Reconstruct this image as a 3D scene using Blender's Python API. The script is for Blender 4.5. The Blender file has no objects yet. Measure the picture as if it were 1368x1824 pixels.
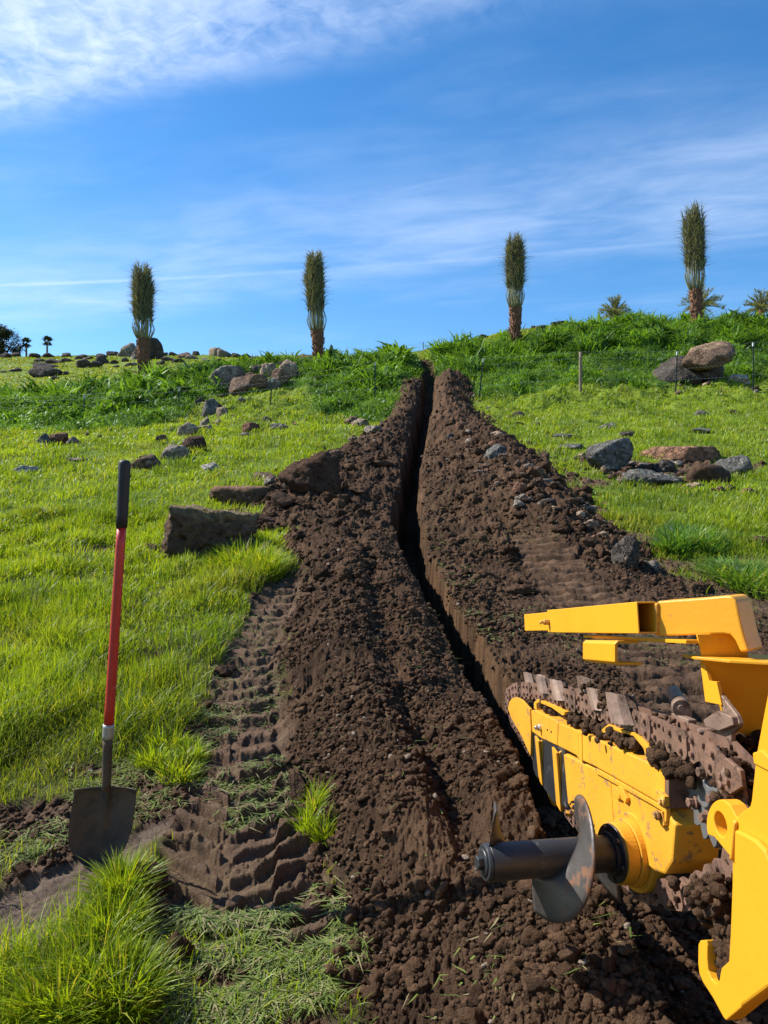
import bpy, bmesh, math, random
import numpy as np
from mathutils import Vector, Matrix, Euler

scene = bpy.context.scene
COL = scene.collection
random.seed(7)
R = math.radians

# ------------------------------------------------------------------ camera, sky, sun, exposure
F, CX, CY, EYE = 1270.0, 684.0, 912.0, 1.5
cam = bpy.data.cameras.new('camera')
cam.sensor_fit = 'VERTICAL'
cam.sensor_height = 36.0
cam.sensor_width = 27.0
cam.lens = F / 1824.0 * 36.0
cam.clip_start = 0.05
cam.clip_end = 3000.0
camo = bpy.data.objects.new('camera', cam)
COL.objects.link(camo)
camo.location = (0, 0, EYE)
camo.rotation_euler = (R(90), 0, 0)
scene.camera = camo

SUN_EL, SUN_AZ = R(43), R(-70)          # azimuth measured from +Y (forward), negative = left
sun_dir = Vector((math.sin(SUN_AZ) * math.cos(SUN_EL), math.cos(SUN_AZ) * math.cos(SUN_EL), math.sin(SUN_EL)))
sd = bpy.data.lights.new('sun', 'SUN')
sd.energy = 5.0
sd.angle = R(0.5)
sd.color = (1.0, 0.955, 0.88)
so = bpy.data.objects.new('sun', sd)
COL.objects.link(so)
so.rotation_euler = sun_dir.to_track_quat('Z', 'Y').to_euler()

scene.view_settings.view_transform = 'Standard'
scene.view_settings.look = 'None'
scene.view_settings.exposure = 0.84
scene.view_settings.gamma = 1.0
scene.cycles.max_bounces = 5
scene.cycles.diffuse_bounces = 3
scene.cycles.glossy_bounces = 2
scene.cycles.transmission_bounces = 4
scene.cycles.transparent_max_bounces = 4
scene.cycles.caustics_reflective = False
scene.cycles.caustics_refractive = False
scene.cycles.use_denoising = True

world = bpy.data.worlds.new('World')
scene.world = world
world.use_nodes = True
nt = world.node_tree
nt.nodes.clear()


class NB:
    """small node builder"""
    def __init__(self, nt):
        self.nt = nt

    def n(self, typ, **kw):
        nd = self.nt.nodes.new(typ)
        for k, v in kw.items():
            if k == 'ins':
                for kk, vv in v.items():
                    if isinstance(vv, bpy.types.NodeSocket):
                        self.nt.links.new(vv, nd.inputs[kk])
                    else:
                        nd.inputs[kk].default_value = vv
            else:
                setattr(nd, k, v)
        return nd

    def m(self, op, a, b=None, c=None, clamp=False):
        ins = {0: a}
        if b is not None:
            ins[1] = b
        if c is not None:
            ins[2] = c
        return self.n('ShaderNodeMath', operation=op, use_clamp=clamp, ins=ins).outputs[0]

    def ramp(self, fac, stops, mode='LINEAR'):
        nd = self.nt.nodes.new('ShaderNodeValToRGB')
        nd.color_ramp.interpolation = mode
        el = nd.color_ramp.elements
        while len(el) < len(stops):
            el.new(0.5)
        for e, (p, c) in zip(el, stops):
            e.position = p
            e.color = tuple(c) + (1,) if len(c) == 3 else c
        self.nt.links.new(fac, nd.inputs[0])
        return nd.outputs[0]

    def noise(self, vec, scale, detail=4, rough=0.55, dist=0.0):
        return self.n('ShaderNodeTexNoise', ins={'Vector': vec, 'Scale': scale, 'Detail': detail, 'Roughness': rough, 'Distortion': dist}).outputs[0]

    def mix(self, fac, a, b, blend='MIX'):
        nd = self.n('ShaderNodeMix', data_type='RGBA', blend_type=blend)
        for i, v in ((0, fac), (6, a), (7, b)):
            if isinstance(v, bpy.types.NodeSocket):
                self.nt.links.new(v, nd.inputs[i])
            else:
                nd.inputs[i].default_value = v if not isinstance(v, tuple) else (tuple(v) + (1,) if len(v) == 3 else v)
        return nd.outputs[2]

    def sstep(self, x, a, b):
        nd = self.n('ShaderNodeMapRange', interpolation_type='SMOOTHSTEP')
        self.nt.links.new(x, nd.inputs[0])
        for i, v in ((1, a), (2, b)):
            if isinstance(v, bpy.types.NodeSocket):
                self.nt.links.new(v, nd.inputs[i])
            else:
                nd.inputs[i].default_value = v
        return nd.outputs[0]


b = NB(nt)
sky = b.n('ShaderNodeTexSky', sky_type='NISHITA', sun_disc=False)
sky.sun_elevation = SUN_EL
sky.sun_rotation = SUN_AZ
sky.altitude = 200
sky.air_density = 1.0
sky.dust_density = 0.25
sky.ozone_density = 3.0
tc = b.n('ShaderNodeTexCoord').outputs['Generated']
sp = b.n('ShaderNodeSeparateXYZ', ins={0: tc})
zz = b.m('MAXIMUM', sp.outputs[2], 0.02)
px_ = b.m('DIVIDE', sp.outputs[0], zz)
py_ = b.m('DIVIDE', sp.outputs[1], zz)
# thin high clouds on a flat layer far above: px, py are positions on that layer
vec = b.n('ShaderNodeCombineXYZ', ins={0: px_, 1: py_, 2: 0.0}).outputs[0]
# streak coordinates: along / across the wind
ca, sa = math.cos(R(-17)), math.sin(R(-17))
along = b.m('ADD', b.m('MULTIPLY', px_, ca), b.m('MULTIPLY', py_, sa))
across = b.m('SUBTRACT', b.m('MULTIPLY', py_, ca), b.m('MULTIPLY', px_, sa))
wob = b.noise(b.n('ShaderNodeCombineXYZ', ins={0: along, 1: across, 2: 0.0}).outputs[0], 1.3, 3, 0.5)
acr = b.m('ADD', across, b.m('MULTIPLY', b.m('SUBTRACT', wob, 0.5), 0.22))
# across = cos17*py + sin17*px ; upper band lies at across < 1.51
strv = b.n('ShaderNodeCombineXYZ', ins={0: b.m('MULTIPLY', along, 1.5), 1: b.m('MULTIPLY', acr, 3.6), 2: 0.0}).outputs[0]
streak = b.noise(strv, 1.5, 6, 0.62, 0.4)
puff = b.noise(vec, 14.0, 5, 0.6, 0.6)
big = b.noise(vec, 1.1, 3, 0.5)
band1 = b.m('MULTIPLY', b.m('SUBTRACT', 1.0, b.sstep(acr, 1.30, 1.55)), b.sstep(acr, 0.2, 1.25))
leftness = b.m('SUBTRACT', 1.0, b.sstep(b.m('SUBTRACT', px_, b.m('MULTIPLY', b.m('SUBTRACT', py_, 1.4), 0.2)), -0.75, 0.75))
band1 = b.m('MULTIPLY', band1, b.m('ADD', b.m('MULTIPLY', leftness, 0.95), 0.13))
tex1 = b.m('ADD', b.m('MULTIPLY', b.sstep(streak, 0.2, 0.75), 0.75), b.m('MULTIPLY', b.sstep(puff, 0.3, 0.72), 0.45))
c1 = b.m('MULTIPLY', band1, b.m('MULTIPLY', tex1, 0.74))
line2 = b.m('ADD', py_, b.m('MULTIPLY', px_, 0.40))
l2w = b.m('ADD', line2, b.m('MULTIPLY', b.m('SUBTRACT', wob, 0.5), 0.5))
band2 = b.m('MULTIPLY', b.sstep(l2w, 1.75, 2.55), b.m('SUBTRACT', 1.0, b.sstep(l2w, 2.85, 3.3)))
tex2 = b.m('ADD', b.m('MULTIPLY', b.sstep(streak, 0.25, 0.8), 0.30), b.m('MULTIPLY', b.sstep(big, 0.3, 0.7), 0.22))
c2 = b.m('MULTIPLY', band2, b.m('MULTIPLY', tex2, 0.85))
veil = b.m('MULTIPLY', b.sstep(b.noise(strv, 0.6, 5, 0.6), 0.45, 0.85), 0.16)
# contrail
cl = b.m('ADD', py_, b.m('MULTIPLY', px_, 0.20))
cl = b.m('ADD', cl, b.m('MULTIPLY', b.m('MULTIPLY', px_, px_), 0.03))
cd = b.m('ABSOLUTE', b.m('SUBTRACT', cl, b.m('ADD', 2.895, b.m('MULTIPLY', b.m('SUBTRACT', puff, 0.5), 0.02))))
ct = b.m('SUBTRACT', 1.0, b.sstep(cd, 0.0, 0.035))
ct = b.m('MULTIPLY', ct, b.m('ADD', 0.06, b.m('MULTIPLY', b.m('SUBTRACT', 1.0, b.sstep(px_, -1.5, -0.3)), 0.19)))
cov = b.m('ADD', b.m('MAXIMUM', c1, c2), veil)
cov = b.m('ADD', b.m('MULTIPLY', cov, 0.9), ct, clamp=True)
cov = b.m('MULTIPLY', cov, b.sstep(sp.outputs[2], 0.08, 0.3))
hs = b.n('ShaderNodeHueSaturation', ins={'Hue': 0.5, 'Saturation': 1.30, 'Value': 1.05, 'Color': sky.outputs[0]})
cloudc = b.mix(1.0, (5.2, 6.0, 7.4), (1, 1, 1), 'MULTIPLY')
skyc = b.mix(cov, hs.outputs[0], cloudc)
bg = b.n('ShaderNodeBackground', ins={'Color': skyc, 'Strength': 0.105})
out = b.n('ShaderNodeOutputWorld', ins={0: bg.outputs[0]})

# ------------------------------------------------------------------ helpers


def P(u, v, D):
    return Vector(((u - CX) / F * D, D, EYE + (CY - v) / F * D))


def tag(o, label=None, cat=None, group=None, kind=None):
    if label: o['label'] = label
    if cat: o['category'] = cat
    if group: o['group'] = group
    if kind: o['kind'] = kind
    return o


def empty(name, loc=(0, 0, 0)):
    o = bpy.data.objects.new(name, None)
    COL.objects.link(o)
    o.location = loc
    return o


def link(name, me, mat, parent=None, smooth=True):
    if mat is not None:
        for m_ in (mat if isinstance(mat, (list, tuple)) else [mat]):
            me.materials.append(m_)
    if smooth:
        me.polygons.foreach_set('use_smooth', np.ones(len(me.polygons), bool))
    else:
        me.polygons.foreach_set('use_smooth', np.zeros(len(me.polygons), bool))
    o = bpy.data.objects.new(name, me)
    COL.objects.link(o)
    if parent is not None:
        o.parent = parent
        o.matrix_parent_inverse = Matrix.Translation(-parent.location)
    return o


def np_mesh(name, verts, faces, col=None):
    """faces: list of int arrays (n,k)"""
    me = bpy.data.meshes.new(name)
    verts = np.asarray(verts, np.float32)
    me.vertices.add(len(verts))
    me.vertices.foreach_set('co', verts.ravel())
    fl = [np.asarray(f, np.int32) for f in faces if len(f)]
    loops = np.concatenate([f.ravel() for f in fl])
    tot = np.concatenate([np.full(len(f), f.shape[1], np.int32) for f in fl])
    start = np.concatenate([[0], np.cumsum(tot)[:-1]]).astype(np.int32)
    me.loops.add(len(loops))
    me.loops.foreach_set('vertex_index', loops)
    me.polygons.add(len(tot))
    me.polygons.foreach_set('loop_start', start)
    me.update(calc_edges=True)
    if col is not None:
        a = me.color_attributes.new('tint', 'FLOAT_COLOR', 'POINT')
        c4 = np.ones((len(verts), 4), np.float32)
        c4[:, :3] = col
        a.data.foreach_set('color', c4.ravel())
    return me


def sm(x, a, b_):
    t = np.clip((x - a) / (b_ - a), 0, 1)
    return t * t * (3 - 2 * t)


def hsh(ix, iy, seed):
    h = (ix.astype(np.int64) * 374761393 + iy.astype(np.int64) * 668265263 + seed * 974634777) & 0xFFFFFFFF
    h = ((h ^ (h >> 13)) * 1274126177) & 0xFFFFFFFF
    h = (h ^ (h >> 16)) & 0xFFFFFFFF
    h = (h * 2246822519) & 0xFFFFFFFF
    h = h ^ (h >> 15)
    return (h & 0xFFFFFF) / float(0xFFFFFF)


def vnoise(x, y, seed=0):
    ix, iy = np.floor(x), np.floor(y)
    fx, fy = x - ix, y - iy
    g = 0
    res = 0
    fx5 = fx * fx * fx * (fx * (fx * 6 - 15) + 10)
    fy5 = fy * fy * fy * (fy * (fy * 6 - 15) + 10)

    def gr(dx, dy):
        a = hsh(ix + dx, iy + dy, seed) * 2 * np.pi
        return np.cos(a) * (fx - dx) + np.sin(a) * (fy - dy)
    n0 = gr(0, 0) * (1 - fx5) + gr(1, 0) * fx5
    n1 = gr(0, 1) * (1 - fx5) + gr(1, 1) * fx5
    return (n0 * (1 - fy5) + n1 * fy5) * 1.5      # about -1..1


def fbm(x, y, octv=4, seed=0, gain=0.5, lac=2.03):
    a, s, t = 1.0, 0.0, 0.0
    for i in range(octv):
        s = s + a * vnoise(x, y, seed + i * 17)
        t += a
        x, y, a = x * lac + 3.1, y * lac - 1.7, a * gain
    return s / t


def worley(x, y, seed=0):
    """distance to nearest jittered point, and that cell's random value"""
    ix, iy = np.floor(x), np.floor(y)
    best = np.full(x.shape, 9.0)
    rid = np.zeros(x.shape)
    for dx in (-1, 0, 1):
        for dy in (-1, 0, 1):
            cx, cy = ix + dx, iy + dy
            jx = cx + 0.1 + 0.8 * hsh(cx, cy, seed)
            jy = cy + 0.1 + 0.8 * hsh(cx, cy, seed + 5)
            d = np.hypot(x - jx, y - jy)
            m_ = d < best
            best = np.where(m_, d, best)
            rid = np.where(m_, hsh(cx, cy, seed + 11), rid)
    return best, rid


# ------------------------------------------------------------------ the land: rows of the hill seen from the eye, per distance
TU = np.array([-900, 0, 250, 560, 760, 870, 1000, 1368, 2300], float)
near = [(0.3, -1.47), (0.8, -1.41), (1.2, -1.36), (1.8, -1.28), (2.4, -1.18), (3.5, -0.99), (5, -0.76), (7, -0.42), (9, -0.05), (12, 0.55)]
far = [
    (17, [797, 792, 784, 780, 778, 777, 776, 774, 770]),
    (22, [770, 766, 760, 744, 738, 736, 733, 728, 722]),
    (27, [752, 748, 738, 710, 702, 699, 694, 687, 680]),
    (31, [736, 730, 702, 672, 676, 655, 640, 628, 620]),
    (34, [730, 726, 682, 650, 658, 634, 607, 592, 587]),
    (37, [728, 722, 682, 647, 652, 619, 592, 584, 580]),
    (42, [722, 716, 680, 652, 648, 608, 587, 587, 585]),
    (60, [700, 692, 660, 650, 634, 601, 573, 590, 592]),
    (90, [665, 655, 642, 640, 636, 604, 577, 600, 600]),
    (115, [648, 638, 634, 635, 640, 610, 590, 606, 606]),
    (180, [650, 637, 637, 642, 650, 640, 620, 620, 620]),
    (300, [690, 680, 680, 680, 680, 680, 670, 670, 670]),
    (700, [800, 800, 800, 800, 800, 800, 800, 800, 800]),
]
TD = np.array([n_[0] for n_ in near] + [f_[0] for f_ in far])
TT = np.array([[n_[1] / n_[0]] * len(TU) for n_ in near] + [[(CY - r) / F for r in f_[1]] for f_ in far])
# resample fine in (log D, u) and smooth
gl = np.linspace(math.log(0.3), math.log(700), 560)
gu = np.linspace(-900, 2300, 321)
tmp = np.array([np.interp(gl, np.log(TD), TT[:, j] * TD) for j in range(len(TU))]).T  # z vs D per column (piecewise linear in log D)
tmp = np.array([np.interp(np.exp(gl), TD, TT[:, j] * TD) for j in range(len(TU))]).T
G = np.array([np.interp(gu, TU, tmp[i]) for i in range(len(gl))])


def blur(a, axis, r):
    k = np.exp(-0.5 * (np.arange(-3 * r, 3 * r + 1) / r) ** 2)
    k /= k.sum()
    pad = [(0, 0), (0, 0)]
    pad[axis] = (3 * r, 3 * r)
    a = np.pad(a, pad, 'edge')
    return np.apply_along_axis(lambda v_: np.convolve(v_, k, 'valid'), axis, a)


Gs = blur(blur(G, 0, 5), 1, 7)
w_near = sm(gl, math.log(20), math.log(36))[:, None]
G = Gs


def T(x, y):
    """bare hill height (world z)"""
    x = np.asarray(x, float); y = np.asarray(y, float)
    yy = np.maximum(y, 0.31)
    u = np.clip(CX + F * x / yy, -899, 2299)
    a = (np.log(yy) - gl[0]) / (gl[1] - gl[0])
    c = (u - gu[0]) / (gu[1] - gu[0])
    a = np.clip(a, 0, len(gl) - 1.001); c = np.clip(c, 0, len(gu) - 1.001)
    i, j = a.astype(int), c.astype(int)
    fa, fc = a - i, c - j
    return EYE + (G[i, j] * (1 - fa) * (1 - fc) + G[i + 1, j] * fa * (1 - fc) + G[i, j + 1] * (1 - fa) * fc + G[i + 1, j + 1] * fa * fc)


def hitD(u, v, dmin=1.0, dmax=260, fn=None):
    """distance at which the sight line through (u,v) meets the land"""
    Ds = np.exp(np.linspace(math.log(dmin), math.log(dmax), 3000))
    x = (u - CX) / F * Ds
    z = EYE + (CY - v) / F * Ds
    g = (fn or T)(x, Ds)
    below = np.where(z <= g)[0]
    return float(Ds[below[0]]) if len(below) else None


def bound(pts):
    ys, xs = [], []
    for (u, v) in pts:
        D = hitD(u, v)
        ys.append(D); xs.append((u - CX) / F * D)
    o_ = np.argsort(ys)
    return np.array(ys)[o_], np.array(xs)[o_]


BL = bound([(655, 1824), (620, 1700), (585, 1600), (560, 1500), (525, 1400), (492, 1300), (478, 1180), (515, 1080), (535, 1010), (490, 960), (425, 925), (430, 890), (500, 862), (600, 812), (650, 787), (690, 765), (702, 730), (706, 705), (704, 690)])
BR = bound([(1900, 1700), (1800, 1500), (1700, 1350), (1560, 1220), (1368, 1110), (1290, 1075), (1215, 1040), (1190, 1000), (1100, 950), (1035, 900), (1005, 850), (955, 812), (905, 785), (872, 758), (842, 718), (848, 700), (850, 688)])
XT = bound([(925, 1330), (908, 1290), (850, 1180), (795, 1090), (745, 1000), (722, 930), (733, 850), (745, 790), (757, 740), (764, 690), (765, 662)])


def xl(y): return np.interp(y, *BL) + 0.05 * fbm(y * 1.7, y * 0 + 3.3, 3, 5) * np.clip(y / 3, 0.6, 4)
def xr(y): return np.interp(y, *BR) + 0.06 * fbm(y * 1.5, y * 0 + 7.3, 3, 9) * np.clip(y / 3, 0.6, 4)
def xt(y): return np.interp(y, *XT) + 0.035 * fbm(y * 1.1, y * 0 + 1.3, 3, 21) * np.clip(y / 6, 0.5, 2.2)


def dirt_mask(x, y):
    n = 0.24 * fbm(x * 2.2, y * 1.6, 3, 31) * np.clip(y / 4, 0.7, 3) + 0.15 * fbm(x * 8, y * 6, 3, 32) * np.clip(y / 5, 0.6, 3)
    e = np.minimum(x - xl(y), xr(y) - x) + n
    wd = 0.05 * np.clip(y / 4, 0.7, 4)
    end = 1 - sm(y + 2.0 * n, 29.0, 30.2)
    far_cut = sm(0.50 * (1 - .4 * sm(y, 33, 37)) - np.abs(x - xt(y)) + n, -wd, wd) * sm(y, 27, 28) * (1 - sm(y, 36.5, 37.5))
    return np.maximum(sm(e, -wd, wd) * end, far_cut)


def ltrack(x, y):
    """left wheel track: centre x, returns signed offset and mask"""
    xc = np.interp(y, [1.5, 2.2, 2.7, 4.0, 6.3, 8.5], [-0.42, -0.47, -0.53, -0.78, -0.86, -0.95])
    w = x - xc
    m_ = sm(np.interp(y, [2.0, 2.6, 3.1, 4, 6], [.30, .28, .22, .20, .18]) - np.abs(w) + 0.07 * fbm(x * 4, y * 4, 3, 41), 0, 0.06) * sm(y, 1.98, 2.12) * (1 - sm(y, 5.6, 6.6))
    return w, m_


def rtrack(x, y):
    xc = np.interp(y, [3.0, 4.0, 5.4, 6.8, 8], [1.62, 1.60, 1.50, 1.50, 1.5])
    w = x - xc
    m_ = sm(0.27 - np.abs(w) + 0.05 * fbm(x * 4, y * 4, 2, 42), 0, 0.05) * sm(y, 2.8, 3.2) * (1 - sm(y, 6.9, 7.4))
    return w, m_


def smear(x, y):
    """slick mud patch left of the shovel"""
    d = np.abs((x + 0.99) * 0.64 - (y - 2.26) * 0.77 + 0.05 * fbm(x * 3, y * 3, 2, 51))
    m1 = sm(0.19 - d, 0, 0.05) * sm(-0.80 - x + 0.06 * fbm(x * 6, y * 6, 2, 52), -0.02, 0.05)
    d2 = np.hypot((x + 0.62) / 0.42, (y - 2.45) / 0.25) + 0.35 * fbm(x * 4, y * 4, 3, 53)
    return np.clip(m1 + 0.0 * d2, 0, 1)


BARE = [(-1.28, 2.62, .28, .16), (-0.86, 2.95, .22, .22), (-1.0, 2.30, .22, .16), (4.9, 12.4, 1.3, .6), (6.1, 13.2, 1.0, .45), (3.1, 11.6, .7, .5), (-1.07, 2.52, .10, .10), (-1.10, 3.60, .20, .07), (-0.93, 4.1, .16, .08), (-0.72, 3.15, .25, .22), (-1.2, 2.95, .13, .06), (-1.95, 5.3, .25, .1), (-0.80, 2.75, .18, .22),
        (-0.55, 3.0, .22, .35), (-1.35, 4.3, .16, .06), (-0.75, 4.6, .2, .2), (-0.42, 1.93, .12, .05), (-0.9, 5.0, .12, .12), (-2.9, 7.2, .3, .12), (-3.6, 7.6, .18, .12),
        (2.05, 5.6, .3, .25), (2.5, 4.9, .4, .25), (2.2, 7.0, .4, .12), (1.9, 7.6, .5, .2), (3.6, 7.9, .3, .12), (-0.2, 1.75, .07, .05), (1.9, 9.9, .5, .5), (4.5, 13.2, .8, .5)]


def bare(x, y):
    n = 0.45 * fbm(x * 5, y * 5, 3, 61)
    m_ = np.zeros_like(x)
    for (bx, by, rx, ry) in BARE:
        d = np.hypot((x - bx) / rx, (y - by) / ry) + n
        m_ = np.maximum(m_, 1 - sm(d, 0.75, 1.1))
    # scrappy strip beside the spoil on the left and round the tracks
    e = (xl(y) - x)
    strip = sm(0.33 + 0.5 * fbm(x * 4, y * 3, 3, 63) - e, 0, .2) * (1 - sm(y, 5.5, 7)) * (1 - sm(-y, -2.05, -1.95))
    m_ = np.maximum(m_, strip)
    strip = sm(0.30 + 0.6 * fbm(x * 3, y * 3, 3, 64) - (x - xr(y)), 0, .2) * (1 - sm(y, 9.5, 11)) * (x > 0.5)
    return np.maximum(m_, strip * 0.9)


def trench(x, y):
    hw = np.interp(y, [2, 4, 8, 15, 26, 33], [.085, .10, .115, .15, .21, .26])
    hw = hw * (1 + 0.30 * fbm(y * 1.9, y * 0 + 9.1, 3, 71)) + np.interp(y, [7, 8.3, 9, 10.5], [0, 0.05, 0.06, 0])
    w = x - xt(y)
    edge = np.clip(0.0035 * y, 0.012, 0.09)
    rough = 0.036 * fbm(x * 9, y * 9, 4, 72, .65) * np.clip(y / 6, 0.6, 2.5)
    m_ = sm(hw + rough - np.abs(w), -edge, edge)
    return w, m_ * sm(y, 2.7, 2.95) * (1 - sm(y, 34.5, 35.2)), hw


def land(x, y, detail=True):
    """full ground height + masks"""
    z = T(x, y)
    dm = dirt_mask(x, y)
    wt, tm, hw = trench(x, y)
    # hummocks of the rough bank
    bank = sm(y, 19, 24) * (1 - sm(y, 38, 44))
    lumps = 0.05 * fbm(x * 0.9, y * 0.9, 3, 81) + bank * (0.55 * fbm(x * 0.75, y * 0.6, 4, 82))
    z = z + lumps * np.clip(y / 6, 0.25, 1) * (1 - 0.8 * dm)
    # distant hill: low bedrock swells
    z = z + sm(y, 42, 60) * 0.5 * fbm(x * 0.12, y * 0.1, 3, 83)
    # spoil heaps
    L, Rr = xl(y), xr(y)
    lip = xt(y) - hw - 0.01
    s = np.clip((x - L) / np.maximum(lip - L, 0.2), 0, 1)
    hl = np.interp(y, [0.5, 1.2, 1.7, 2.4, 3, 5, 8, 10, 12, 18, 25, 31, 33], [.20, .23, .28, .27, .23, .20, .17, .16, .24, .36, .42, .0, .0])
    prof = np.where(s < 1, np.sin(np.pi * s ** 0.9) ** (0.75 + .5 * (1 - sm(y, 3, 6))), 0) * 0.9 + 0.14 * sm(s, .0, .4) * (s < 1)
    plat = sm(s, .0, .85) * (1 - sm(s, .96, 1.0)) * (1 - sm(y, 3.0, 3.9))
    prof = np.maximum(prof, plat * .95)
    valley = 1 - 0.38 * np.exp(-((s - 0.62 + 0.08 * vnoise(y * 0.9, y * 0 + 2, 91)) / 0.09) ** 2) * (1 - sm(y, 6, 9))
    near_mix = sm(y, 1.9, 2.5)
    flat_near = 0.95 * sm(x - L, 0, 0.55) * (1 - 0.5 * sm(x, 0.55, 1.1))
    zl = hl * ((prof * valley) * near_mix + flat_near * (1 - near_mix))
    s2 = np.clip((x - (xt(y) + hw + 0.01)) / np.maximum(Rr - (xt(y) + hw), 0.3), 0, 1)
    hr = np.interp(y, [1, 4, 5.8, 6.6, 7.6, 9, 12, 18, 25, 28.6, 30.4], [.02, .02, .04, .13, .28, .54, .60, .50, .50, .60, .0])
    peak = np.interp(y, [4, 6.5, 8, 10, 15, 22, 30], [.8, .8, .72, .6, .45, .35, .3])
    a_ = np.clip(s2 / peak, 0, 1); c_ = np.clip((1 - s2) / (1 - peak), 0, 1)
    zr = hr * np.where(s2 < peak, sm(a_, -0.35, 1.0), sm(c_, 0, 1) ** 0.8) * (s2 > 0)
    zr = zr * (1 + 0.55 * fbm(x * 0.9, y * 0.5, 3, 92))
    spoil = (zl * (wt < 0) + zr * (wt >= 0)) * np.where(y < 2.2, 1, 1)
    spoil = spoil * sm(dm, 0.0, 0.9)
    # general soil lumps
    _, lm = ltrack(x, y)
    _, rm = rtrack(x, y)
    bm = bare(x, y) * (1 - dm)
    sme = smear(x, y)
    packed = np.clip(np.maximum(np.maximum(lm, rm), sme), 0, 1)
    # trodden, flatter ground to the right of the trench close by
    walk = sm(x - xt(y) - 0.25, 0, .25) * (1 - sm(y, 5.6, 6.6)) * sm(y, 3.0, 3.4) * 0.55
    loose = dm * (1 - packed) * (1 - walk)
    soilm = np.clip(np.maximum(loose, bm * 0.5 * (1 - packed)) + 0.25 * dm * walk, 0, 1)
    if detail:
        n1 = fbm(x * 2.6, y * 2.2, 3, 101)
        sc = np.clip(y / 5, 1, 3)        # coarser clods further up the heap
        def warp(fr, sd_):
            k_ = 0.34 / fr
            return (x + k_ * vnoise(x * fr * 1.7, y * fr * 1.7, sd_) + .5 * k_ * vnoise(x * fr * 4.1, y * fr * 4.1, sd_ + 1)) * fr, (y + k_ * vnoise(x * fr * 1.7, y * fr * 1.7, sd_ + 2) + .5 * k_ * vnoise(x * fr * 4.1, y * fr * 4.1, sd_ + 3)) * fr * .93
        d1, r1 = worley(*warp(5.5, 104), 104)
        d2, r2 = worley(*warp(13, 124), 105)
        d3, r3 = worley(*warp(27, 134), 106)
        d4, r4 = worley(*warp(58, 144), 107)
        def cap(d, r, th, rad): return np.clip(1 - (d / rad) ** 1.6, 0, 1) ** .7 * (r > th) * (0.35 + 0.65 * r)
        far_amp = np.interp(y, [2.2, 3.5, 7, 12, 25], [0.36, 0.6, 1.0, 1.9, 2.6])
        nk = np.interp(y, [2.2, 4], [.55, 1])
        rid = 1 - 2 * np.abs(vnoise(x * 17, y * 16, 151)); rid2 = 1 - 2 * np.abs(vnoise(x * 41, y * 39, 152))
        zs = 0.055 * n1 * far_amp + far_amp * (0.050 * cap(d1, r1, .66, .45) + 0.026 * cap(d2, r2, .5, .5)) + \
            0.017 * cap(d3, r3, .3, .55) * (.6 + 0.5 * far_amp) + 0.011 * cap(d4, r4, .2, .6) + nk * (0.020 * fbm(x * 22, y * 20, 4, 108, .62) - .010 * rid) - .005 * rid2 + 0.007 * fbm(x * 90, y * 88, 2, 109)
        zs = zs - 0.012
        pk = 0.010 * fbm(x * 7, y * 6, 3, 111) + 0.003 * fbm(x * 40, y * 40, 3, 112)
        # left wheel: chevron lugs
        w, lm = ltrack(x, y)
        wob = 0.012 * fbm(x * 9, y * 9, 2, 113)
        left_half = np.abs(w + 0.02)
        yq = y + 2.2 * wob - np.interp(y, [2.7, 3.1], [.62, .25]) * np.abs(w + 0.04) - 0.05 * sm(w, 0.12, 0.14)
        ph = np.where(yq < 2.8, yq / .115, 2.8 / .115 + (yq - 2.8) / .165)
        lug = sm(np.sin(2 * np.pi * ph) + .25 * fbm(x * 20, y * 20, 3, 158), 0.05, 0.7)
        seam = np.exp(-((w + 0.04 + 0.01 * vnoise(y * 12, y * 0, 114)) / 0.022) ** 2) + 0.9 * np.exp(-((w - 0.14 + 0.012 * vnoise(y * 10, y * 0, 115)) / 0.018) ** 2)
        brk = sm(fbm(x * 3.1, y * 3.1, 3, 116), -0.15, 0.35)
        shallow = np.interp(y, [1.9, 3, 4.5, 6], [1, .9, .9, .8])
        brk2 = np.interp(y, [2.6, 3.1], [.8, .65]) + .6 * sm(fbm(x * 2.7 + 5, y * 2.9, 3, 126), -.35, .25)
        crumb = 0.012 * cap(d3, r3, .72, .5) + .02 * cap(d2, r2, .86, .4)
        lt = (-0.040 + (0.036 * lug * brk2 * np.where(np.abs(w + .04) < .02, .3, 1) + 0.010 * seam * brk + .012 * n1 + .009 * fbm(x * 14, y * 14, 4, 127, .65)) * shallow + crumb) * lm
        w2, rm = rtrack(x, y)
        ph2 = (y + 0.02 * fbm(x * 6, y * 6, 2, 117) + 0.12 * w2) / 0.165
        rt = (-0.06 + 0.095 * sm(np.sin(2 * np.pi * ph2) + .22 * fbm(x * 16, y * 16, 3, 157), -0.6, -0.25) * (0.65 + 0.5 * fbm(x * 5, y * 5, 3, 118)) + .006 * cap(d3, r3, .6, .5)) * rm
        # slick streaks in the smeared mud
        st = (x + 0.99) * 0.64 - (y - 2.26) * 0.77
        smr = (-0.02 + 0.012 * fbm(st * 26, (x * .77 + y * .64) * 2.5, 3, 119) + 0.010 * fbm(x * 12, y * 12, 3, 139) + 0.004 * fbm(x * 30, y * 30, 2, 120)) * sme
        zd = zs * soilm + (pk * 1.0) * np.clip(dm + bm + packed, 0, 1) * (1 - soilm) + lt + rt + smr
        z = z + 0.012 * fbm(x * 3, y * 3, 3, 121) * (1 - dm)
    else:
        zd = 0
    deep = 0.85 + 0.1 * fbm(x * 3, y * 3, 2, 122)
    z = z + spoil * (1 - tm) + zd * (1 - tm * 0.4) - deep * tm * np.interp(y, [2.7, 3.2, 33, 35], [.7, 1, .9, .4])
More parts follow.
